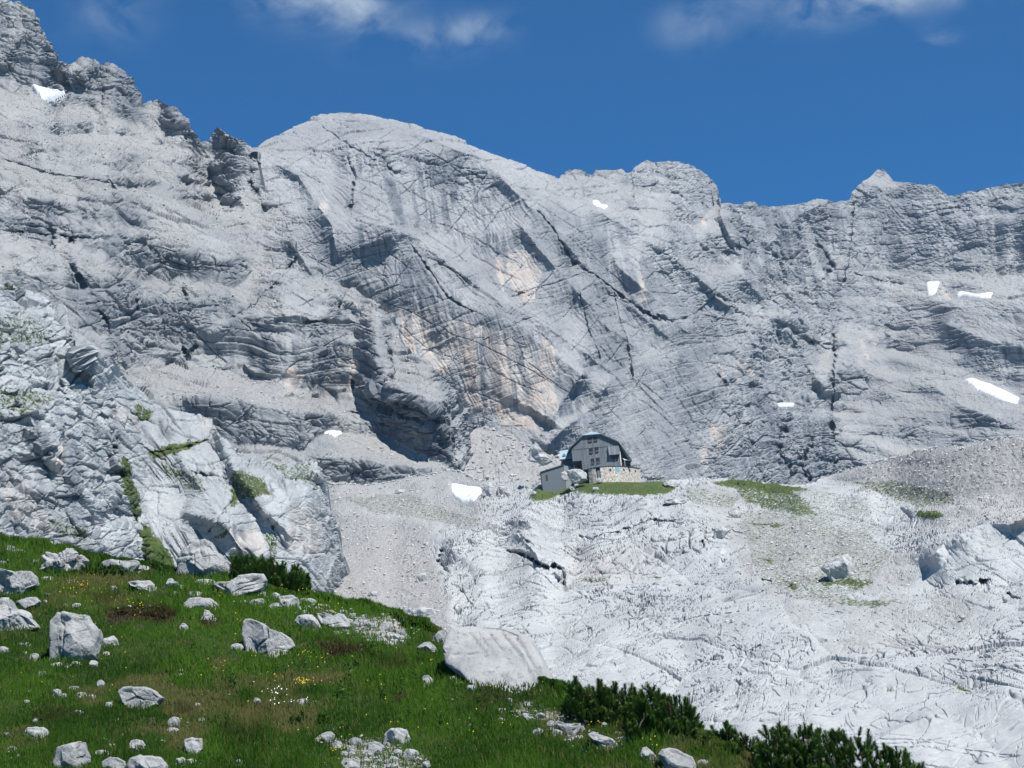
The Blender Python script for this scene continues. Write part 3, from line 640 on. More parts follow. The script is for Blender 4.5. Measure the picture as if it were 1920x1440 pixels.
karst.m['rubble'] *= np.where(karst.V > 1245, .6, 1)*np.clip(patch_+karst.polymask([(600, 880), (900, 880), (860, 1200), (600, 1180)], 20)+karst.polymask([(1540, 900), (1700, 840), (2150, 790), (2150, 950), (1760, 940)], 20), 0, 1)
for p, k in [([(990, 915), (1040, 900), (1240, 897), (1275, 905), (1250, 922), (1210, 928), (1140, 918), (1060, 920), (1000, 928)], 1.), ([(1330, 902), (1400, 890), (1450, 900), (1520, 925), (1560, 945), (1500, 950), (1440, 930)], .95), ([(1720, 962), (1760, 968), (1772, 980), (1750, 984), (1715, 972)], .95),
             ([(1390, 955), (1450, 950), (1480, 968), (1400, 965)], .6), ([(1580, 910), (1700, 905), (1790, 935), (1790, 955), (1720, 955), (1640, 925)], .52), ([(1540, 1090), (1600, 1085), (1620, 1095), (1560, 1100)], .8), ([(1460, 1070), (1520, 1080), (1530, 1100), (1460, 1100)], .55),
             ([(1590, 1010), (1640, 1020), (1620, 1030)], .7), ([(1460, 1015), (1500, 1025), (1470, 1030)], .6), ([(1480, 1135), (1560, 1130), (1720, 1145), (1640, 1155), (1540, 1150)], .55), ([(1380, 950), (1600, 960), (1680, 1060), (1560, 1160), (1420, 1100)], .40), ([(1400, 985), (1470, 990), (1450, 1000)], .7), ([(1530, 1100), (1640, 1100), (1620, 1112), (1550, 1110)], .7), ([(1370, 905), (1470, 925), (1560, 950), (1600, 975), (1500, 965), (1400, 940)], .62), ([(1420, 1060), (1450, 1058), (1450, 1072)], .6), ([(1470, 1100), (1500, 1104), (1490, 1120)], .65),
             ([(640, 930), (760, 930), (900, 960), (860, 980), (700, 965)], .42), ([(1080, 1075), (1150, 1075), (1140, 1090), (1090, 1088)], .5), ([(1280, 905), (1390, 930), (1370, 950), (1290, 935)], .45), ([(600, 1030), (640, 1025), (640, 1045), (605, 1050)], .6),
             ([(1200, 1078), (1250, 1078), (1240, 1088)], .6), ([(1780, 1290), (1840, 1296), (1800, 1304)], .6), ([(1660, 1305), (1680, 1310), (1660, 1316)], .6), ([(1480, 920), (1620, 940), (1660, 1000), (1560, 990)], .40), ([(990, 1090), (1030, 1180), (1060, 1210), (1080, 1200)], .3)]:
    karst.paint('turf', p, min(1, k*1.15), 4)
karst.field('streak'); karst.m['streak'] += .0
for p, k in [([(620, 1060), (700, 1050), (680, 1130), (610, 1110)], .5), ([(1060, 1040), (1200, 1020), (1200, 1080), (1080, 1090)], .25), ([(1700, 900), (1900, 900), (1950, 1000), (1750, 960)], .3)]:
    karst.paint('warm', p, k, 20)
snowk = [(846, 908), (900, 915), (904, 922), (888, 938), (866, 940), (848, 926)]
karst.paint('flat', snowk, 1., 6, 0.)
karst.paint('flat', [(1005, 890), (1240, 890), (1240, 912), (1005, 912)], .9, 10, 0.)
terraces(karst, -.10, .7, .16)
karst.blur = 18; karst.leak = 130
karst.build()
_P = karst.P; _x, _y, _z = _P[..., 0], _P[..., 1], _P[..., 2]
rb = karst.m['rubble']; tf = karst.m['turf']; bare = np.clip(1-rb*1.1, 0, 1)*np.clip(1-tf*1.2, 0, 1)
keep = 1-karst.m.get('flat')
wx = 6*fbm(_x/30, _y/60, None, 3, 401); wy = 14*fbm(_x/30, _y/60, None, 3, 402)
h = 3.4*fbm(_x/38, _y/75, None, 3, 403) + 1.5*fbm(_x/11, _y/26, None, 3, 404)*(.35+.65*bare)
a_ = _x+wx; b_ = _y+wy
h += bare*.7*facets((a_+.25*b_)/11, b_/34, 405, .6, .3)
def kar(lx, ly, sk, seed, wd, thr=.0):
    ph = sk+.22*noise(_x/34, _y/80, None, seed+7)*4
    q = (a_+ph*b_)/lx; w_ = (b_)/ly
    n = noise(q, w_, None, seed)
    return np.exp(-(n/wd)**2)*sst(thr-.1, thr+.2, noise(q*.45+7, w_*.9, None, seed+1))
smooth_ = .4+.6*sst(-.12, .28, fbm(_x/26, _y/50, None, 3, 461))
G_ = (.7*kar(5, 15, .22, 406, .032, .08)+.5*kar(2.6, 8, -.2, 408, .042, .06)+.32*kar(1.5, 4.2, .3, 412, .055, .06)+.9*kar(12, 5, .0, 415, .022, .05)+.6*kar(6, 2.4, .5, 435, .036, .05)+.4*kar(3.6, 1.7, -.45, 437, .05, .04))
h -= bare*smooth_*1.15*G_
karst.m['joint'] = np.clip(bare*smooth_*G_*1.5, 0, 1)
F1, F2, dx, dy, r1, r2 = voro((a_+.2*b_)/4.2, b_/9.5, 416)
h -= bare*smooth_*.5*np.exp(-((F2-F1)/.05)**2)*sst(0., .3, noise(_x/17, _y/40, None, 418))
h += bare*.06*smooth_*facets((a_-.2*b_)/1.9, b_/5.4, 419, .8, .2)*sst(-.2, .3, noise(_x/14+5, _y/30, None, 428))
h += tf*(.35*fbm(_x/1.6, _y/3.2, None, 3, 475)+.25*facets(_x/1.2, _y/2.4, 476, 1.2))
h += .02*fbm(_x/.9, _y/2.4, None, 3, 420, .6)
h += bare*(.35*saw(b_+.9*a_, a_, 23, 441, .1)+.2*saw(b_-1.3*a_, a_, 14, 442, .1))
h += rb*(.16*facets(_x/1.1, _y/2.2, 421, 1.2, .2)+.10*facets(_x/.5, _y/1.2, 422, 1.2)+.5*fbm(_x/4, _y/8, None, 3, 423))
karst.displace(h*keep, np.array([0, -.25, .97]))

# ---- near meadow
MTOP = [(-160, 1000), (0, 1012), (60, 1018), (100, 1036), (170, 1041), (200, 1052), (280, 1066), (330, 1076), (440, 1083), (520, 1100), (580, 1110), (622, 1127), (680, 1141), (735, 1160), (762, 1180), (800, 1180), (835, 1196), (880, 1230), (960, 1268), (1060, 1306), (1110, 1328), (1200, 1352), (1320, 1392), (1400, 1418), (1460, 1440),
        (1560, 1475), (1700, 1515), (1960, 1580)]
mead = Sheet(-160, 1960, 2.6, [(-160, 1900), (1960, 1900)], MTOP, 2.2, [(-160, 21), (400, 21), (1960, 21)], 2.9)
mead.rib([(150, 1190), (260, 1150), (360, 1120), (480, 1130)], .35, 40, 40); mead.rib([(380, 1240), (460, 1220), (620, 1215), (760, 1230)], .3, 40, 30)
mead.rib([(560, 1380), (800, 1300), (1000, 1330), (1100, 1345)], .25, 50, 30); mead.groove([(200, 1165), (250, 1158), (330, 1160)], .35, 9); mead.groove([(590, 1215), (660, 1225)], .25, 8)
mead.groove([(1120, 1402), (1180, 1412), (1250, 1432)], .3, 8)
mead.blur = 30
mead.build()
_P = mead.P; _x, _y, _z = _P[..., 0], _P[..., 1], _P[..., 2]
mead.displace((.34*fbm(_x/3.2, _y/3.2, None, 3, 501)+.12*fbm(_x/.7, _y/.7, None, 3, 502)+.05*fbm(_x/.25, _y/.25, None, 2, 503))*np.clip((_y-18)/6, 0, 1), np.array([0, 0, 1.]))
heath = np.zeros(mead.shape)
for p, k in [([(195, 1150), (230, 1135), (300, 1130), (340, 1150), (320, 1170), (260, 1168), (205, 1170)], 1.), ([(590, 1205), (640, 1203), (690, 1215), (690, 1228), (620, 1230)], 1.), ([(160, 1130), (200, 1110), (240, 1110), (200, 1140)], .5), ([(370, 1165), (400, 1155), (420, 1165), (390, 1180)], .7),
             ([(60, 1330), (130, 1320), (160, 1345), (80, 1360)], .5), ([(330, 1330), (370, 1330), (370, 1350), (330, 1350)], .6), ([(420, 1370), (500, 1365), (490, 1385), (420, 1390)], .5), ([(700, 1240), (760, 1230), (770, 1260), (720, 1265)], .5), ([(870, 1310), (920, 1305), (1010, 1320), (900, 1330)], .45), ([(730, 1300), (765, 1310), (750, 1320)], .8)]:
    heath = np.maximum(heath, mead.polymask(p, 8)*k)
gravel = np.zeros(mead.shape)
for p, k in [([(655, 1165), (740, 1165), (770, 1200), (740, 1220), (700, 1205), (640, 1180)], 1.), ([(600, 1370), (680, 1375), (800, 1410), (800, 1440), (660, 1440), (640, 1410)], .8), ([(960, 1325), (1010, 1330), (1100, 1370), (1080, 1390), (1000, 1370)], .7), ([(560, 1120), (660, 1150), (640, 1170), (560, 1140)], .4)]:
    gravel = np.maximum(gravel, mead.polymask(p, 8)*k)
mead.m['heath'] = heath; mead.m['gravel'] = gravel
# ------------------------------------------------------------------ terrain materials and objects
ROCK_FAR = rock_material('far_limestone', (.39, .395, .395), (.29, .297, .305), fs=.6, bd=.5)
ROCK_LEFT = rock_material('ledge_limestone', (.385, .387, .382), (.275, .282, .287), fs=.8, bd=.4)
ROCK_BUTT = rock_material('slab_limestone', (.45, .465, .465), (.34, .355, .36), fs=1.3, bd=.15)
ROCK_KARST = rock_material('karst_limestone', (.475, .486, .48), (.39, .40, .398), fs=1.6, bd=.06, tan=(.36, .355, .345), jd=.8)
far.emit('far_mountain', ROCK_FAR, back=6, depth=120, label='grey domed limestone mountain and cirque wall behind the hut')
left.emit('left_mountain', ROCK_LEFT, back=6, depth=90, skirt=45, label='ledged limestone mountain with towers on the left')
butt.emit('rock_buttress', ROCK_BUTT, back=5, depth=50, skirt=60, label='pale slab buttress with turf ledges at the left')
fan.emit('scree_fan', ROCK_KARST, back=3, depth=25, skirt=20, label='grey scree fan with blocks beneath the dome, left of the hut')
karst.emit('karst_plateau', ROCK_KARST, back=8, depth=40, pw=3, label='white bare karst plateau with rubble and moraine')

def soil():
    m = NM('meadow_soil'); k = m.rgb(m.attr('mask').outputs['Color']); v = m.coord()
    c = m.mix(m.ramp(m.noise(1.1, 5, .6, v), .35, .65), (.014, .032, .005), (.030, .055, .009))
    c = m.mix(m.ramp(m.noise(4, 4, .6, v), .5, .7), c, (.06, .05, .025))
    c = m.mix(k[0], c, m.mix(m.ramp(m.noise(9, 4, .7, v), .35, .65), (.022, .015, .008), (.05, .034, .018)))
    c = m.mix(m.math('MULTIPLY', k[1], m.ramp(m.noise(6, 5, .7, v), .35, .6)), c, (.36, .34, .31))
    m.col(c); m.bump(m.noise(7, 6, .7, v), .05); return m.m
SOIL = soil()
_m = np.stack([heath, gravel, heath*0, heath*0+1], -1)
nrm, ncm = mead.shape
_hd = mead.ray[-1].copy(); _hd[:, 2] = 0
_rows = [mead.P] + [(mead.P[-1] + _hd*q*14 - np.array([0, 0, 1.])*(.5*q+7*q*q))[None] for q in (.05, .15, .3, .6, 1.)]
_V = np.concatenate(_rows); _mm = np.concatenate([_m]+[_m[-1:]]*5)
_o = mk('meadow_ground', _V.reshape(-1, 3), grid_faces(*_V.shape[:2]), SOIL, smooth=True, attrs={'mask': _mm.reshape(-1, 4)})
tag(_o, 'near grassy slope of dark soil and heath', kind='structure')

# ------------------------------------------------------------------ snow patches: thick sheets lying on the rock
def snow_mat():
    m = NM('old_snow'); v = m.coord()
    m.col(m.mix(m.ramp(m.noise(.8, 6, .7, v), .42, .72), (.80, .82, .84), (.50, .51, .51))); m.b.inputs['Roughness'].default_value = .7
    m.bump(m.noise(1.2, 5, .6, v), .1); return m.m
SNOW = snow_mat()
def snow(sh, poly, thick, label):
    m = sh.polymask(poly, .8, .35) > .5
    jj = np.where(m.any(0))[0]; ii = np.where(m.any(1))[0]
    a, b, c, d = ii[0]-1, ii[-1]+2, jj[0]-1, jj[-1]+2
    m = m[a:b, c:d]; P = sh.P[a:b, c:d]; N = sh.N[a:b, c:d]
    e = m.astype(float)
    for _ in range(2): e = (e+np.roll(e, 1, 0)+np.roll(e, -1, 0)+np.roll(e, 1, 1)+np.roll(e, -1, 1))/5
    for _ in range(12):
        P = P.copy(); P[1:-1, 1:-1] = (P[:-2, 1:-1]+P[2:, 1:-1]+P[1:-1, :-2]+P[1:-1, 2:]+P[1:-1, 1:-1])/5
    Q = P + np.array([.1, -.55, .8])*(thick*(np.clip(e*2-.7, -.6, 1)))[..., None]
    F = grid_faces(*m.shape); keep = (e.reshape(-1)[F] > .15).all(1); F = F[keep]
    used, inv = np.unique(F, return_inverse=True)
    V = Q.reshape(-1, 3)[used]; ctr = V.mean(0)
    o = mk('snow_patch', V-ctr, inv.reshape(-1, 4), SNOW, smooth=True); o.location = ctr
    tag(o, label, 'snow patch', 'old snow patches on the rock')
for sh, p, th, lb in [
    (far, [(1737, 530), (1762, 527), (1754, 552), (1741, 556)], .8, 'small upright white snow patch on the cirque wall, left of the thin wavy one'),
    (far, [(1792, 553), (1800, 548), (1830, 552), (1862, 549), (1858, 560), (1806, 556), (1795, 560)], .8, 'thin wavy white snow strip high on the cirque wall below the skyline'),
    (far, [(1808, 712), (1824, 710), (1860, 722), (1890, 737), (1911, 748), (1906, 760), (1880, 754), (1860, 742), (1830, 730)], 1., 'long slanting white snow field above the moraine at the right'),
    (far, [(1111, 377), (1122, 378), (1128, 386), (1140, 387), (1136, 393), (1115, 386)], .8, 'tiny snow patch below the notch between dome and rocky knob'),
    (far, [(1455, 755), (1490, 757), (1488, 763), (1458, 761)], .7, 'faint thin snow sliver low in the gully of the cirque wall'),
    (left, [(58, 165), (80, 172), (122, 180), (100, 192), (86, 192), (72, 180)], 2., 'wedge of white snow under the highest rock tower'),
    (left, [(606, 812), (628, 808), (644, 812), (630, 817)], .6, 'small snow remnant on the beige ledge above the low dark cliff'),
    (karst, snowk, .4, 'white snow patch on grey scree to the left of the hut')]:
    snow(sh, p, th, lb)
# ------------------------------------------------------------------ boulders
import bmesh
def ico(n):
    bm = bmesh.new(); bmesh.ops.create_icosphere(bm, subdivisions=n, radius=1)
    v = np.array([x.co[:] for x in bm.verts]); f = np.array([[q.index for q in p.verts] for p in bm.faces]); bm.free()
    return v, f
ICO = {n: ico(n) for n in (2, 3, 4, 5, 6)}

def stone_material():
    m = NM('boulder_limestone'); g = m.new('ShaderNodeNewGeometry').outputs['Position']
    mp = m.new('ShaderNodeMapping'); m.l.new(g, mp.inputs[0]); v = mp.outputs[0]
    c = m.mix(m.ramp(m.noise(1.6, 5, .6, v), .35, .68), (.50, .50, .49), (.36, .365, .365))
    c = m.mix(m.ramp(m.noise(9, 8, .8, v), .50, .66, 0., .75), c, (.20, .205, .21))
    c = m.mix(m.ramp(m.noise(3.3, 4, .7, v, .4), .56, .68, 0., .5), c, (.46, .40, .32))
    m.col(c); m.bump(m.noise(9, 9, .8, v), .06); return m.m
STONE = stone_material()
MPX = 1/FPX
def boulder(sh, box, label, outline=None, n=4, cuts=7, seed=0, group=None, box_p=.72, cracks=(), depth=.42, rough=.045, sink=.2, back=0., lean=.12, name='boulder', cat='boulder', mat=None, kar=0.):
    """a stone standing where the photo shows it; the outline (x right, y down, photo pixels) is given its own thickness"""
    u0, v0, u1, v1 = box
    r = np.random.RandomState(seed*31+int(u0)+int(v0)*7)
    uc = (u0+u1)/2; g, _ = sh.at(uc, v1-.04*(v1-v0)); d0 = math.hypot(g[0], g[1])
    w = (u1-u0); dc = d0 + depth*.55*w*d0*MPX + back
    vc = (v0+v1)/2; ctr = CAM + rays(np.array(uc), np.array(vc+0.))*dc
    s = dc*MPX*math.sqrt(1+rays(np.array(uc), np.array(vc))[2]**2)
    V, F = ICO[n]; V = V.copy()
    if outline is None:
        k = 11; ang = np.sort((np.arange(k)+r.uniform(-.3, .3, k))*2*np.pi/k)
        e = r.uniform(2.0, 3.2)
        rad = 1/((np.abs(np.cos(ang))**e+np.abs(np.sin(ang))**e)**(1/e))*r.uniform(.84, 1.06, k)
        ox = rad*np.cos(ang)*w/2; oy = rad*np.sin(ang)*(v1-v0)/2
        sk = r.uniform(-.3, .3)*w/(v1-v0+1); ox = ox + oy*sk*.5
        ox = (ox-(ox.min()+ox.max())/2)*w/(ox.max()-ox.min()); oy = (oy-(oy.min()+oy.max())/2)*(v1-v0)/(oy.max()-oy.min())
    else:
        o = np.array(outline, float); ox = o[:, 0]-uc; oy = -(o[:, 1]-vc)
    th = np.arctan2(oy, ox); od = np.argsort(th); th = th[od]; ox = ox[od]; oy = oy[od]
    phi = np.arctan2(V[:, 2], V[:, 0])
    # polygon radius at each angle (straight facets between outline points)
    th2 = np.concatenate([[th[-1]-2*np.pi], th, [th[0]+2*np.pi]]); x2 = np.concatenate([[ox[-1]], ox, [ox[0]]]); y2 = np.concatenate([[oy[-1]], oy, [oy[0]]])
    i = np.clip(np.searchsorted(th2, phi, side='right')-1, 0, len(th2)-2)
    ax, ay, bx, by = x2[i], y2[i], x2[i+1], y2[i+1]; cx, cy = np.cos(phi), np.sin(phi)
    den = cx*(by-ay)-cy*(bx-ax); rr = (ax*(by-ay)-ay*(bx-ax))/np.where(np.abs(den) < 1e-6, 1e-6, den)
    rr = np.clip(rr, 0, w*2)
    rho = np.sqrt(V[:, 0]**2+V[:, 2]**2)
    D = depth*w
    el = 1/np.sqrt((cx/(w*.46))**2+(cy/((v1-v0)*.46))**2); bl = sst(.35, .95, rho); rr = el*(1-bl)+rr*bl   # the outline rules the rim, the face stays even
    x = cx*rr*rho**box_p; z = cy*rr*rho**box_p
    y = np.sign(V[:, 1])*np.abs(V[:, 1])**.8*D
    z = z - y*.12; y = y + lean*z
    bot = sst(.35, 1., -V[:, 2]); z = z - bot*sink*(v1-v0)
    Q = np.stack([x, y, z], -1)
    H = np.array([w/2, D, (v1-v0)/2])
    for _ in range(cuts):
        nn = np.array([r.uniform(-.8, .8), -r.uniform(.25, 1), r.uniform(-.35, .9)]); nn /= np.linalg.norm(nn)
        sup = np.linalg.norm(nn*H); lim = sup*r.uniform(.60, .82)
        ex = np.maximum(0, Q @ nn - lim); Q = Q - ex[:, None]*nn*.92*sst(1.0, .75, rho)[:, None]
    sz = (w+(v1-v0))/2
    q = Q/sz; sd = 7*r.rand()
    dsp = rough*sz*(1.3*fbm(q[:, 0]*3+sd, q[:, 1]*3, q[:, 2]*3, 5, 11, .6)+.9*(facets(q[:, 0]*2.1+q[:, 1]+sd, q[:, 2]*2.3+q[:, 1]*.7, 12, .9, .12)-.25))
    if kar: dsp -= kar*sz*np.exp(-(noise(q[:, 0]*7+sd, q[:, 1]*3, q[:, 2]*2.2-q[:, 0]*3, 13)/.12)**2)
    nrm_ = V/np.linalg.norm(V, axis=1, keepdims=True)
    for pts, cw, cd in cracks:                       # cracks drawn as polylines on the visible side
        p = np.array(pts, float); px = p[:, 0]-uc; pz = -(p[:, 1]-vc); dd = np.full(len(Q), 1e9)
        for k in range(len(p)-1):
            L = (px[k+1]-px[k])**2+(pz[k+1]-pz[k])**2
            t = np.clip(((Q[:, 0]-px[k])*(px[k+1]-px[k])+(Q[:, 2]-pz[k])*(pz[k+1]-pz[k]))/L, 0, 1)
            dd = np.minimum(dd, np.hypot(Q[:, 0]-px[k]-t*(px[k+1]-px[k]), Q[:, 2]-pz[k]-t*(pz[k+1]-pz[k])))
        dsp = dsp - cd*np.exp(-(dd/cw)**2)*(V[:, 1] < .2)
    Q = Q + nrm_*dsp[:, None]
    W = (Q[:, :1]*Rc + Q[:, 2:3]*Uc + Q[:, 1:2]*np.array([0, 1., .1]))*s
    org = ctr - Uc*s*(v1-v0)/2
    o = mk(name, W+ctr-org, F, mat or STONE, smooth=False)
    o.location = org
    return tag(o, label, cat, group)

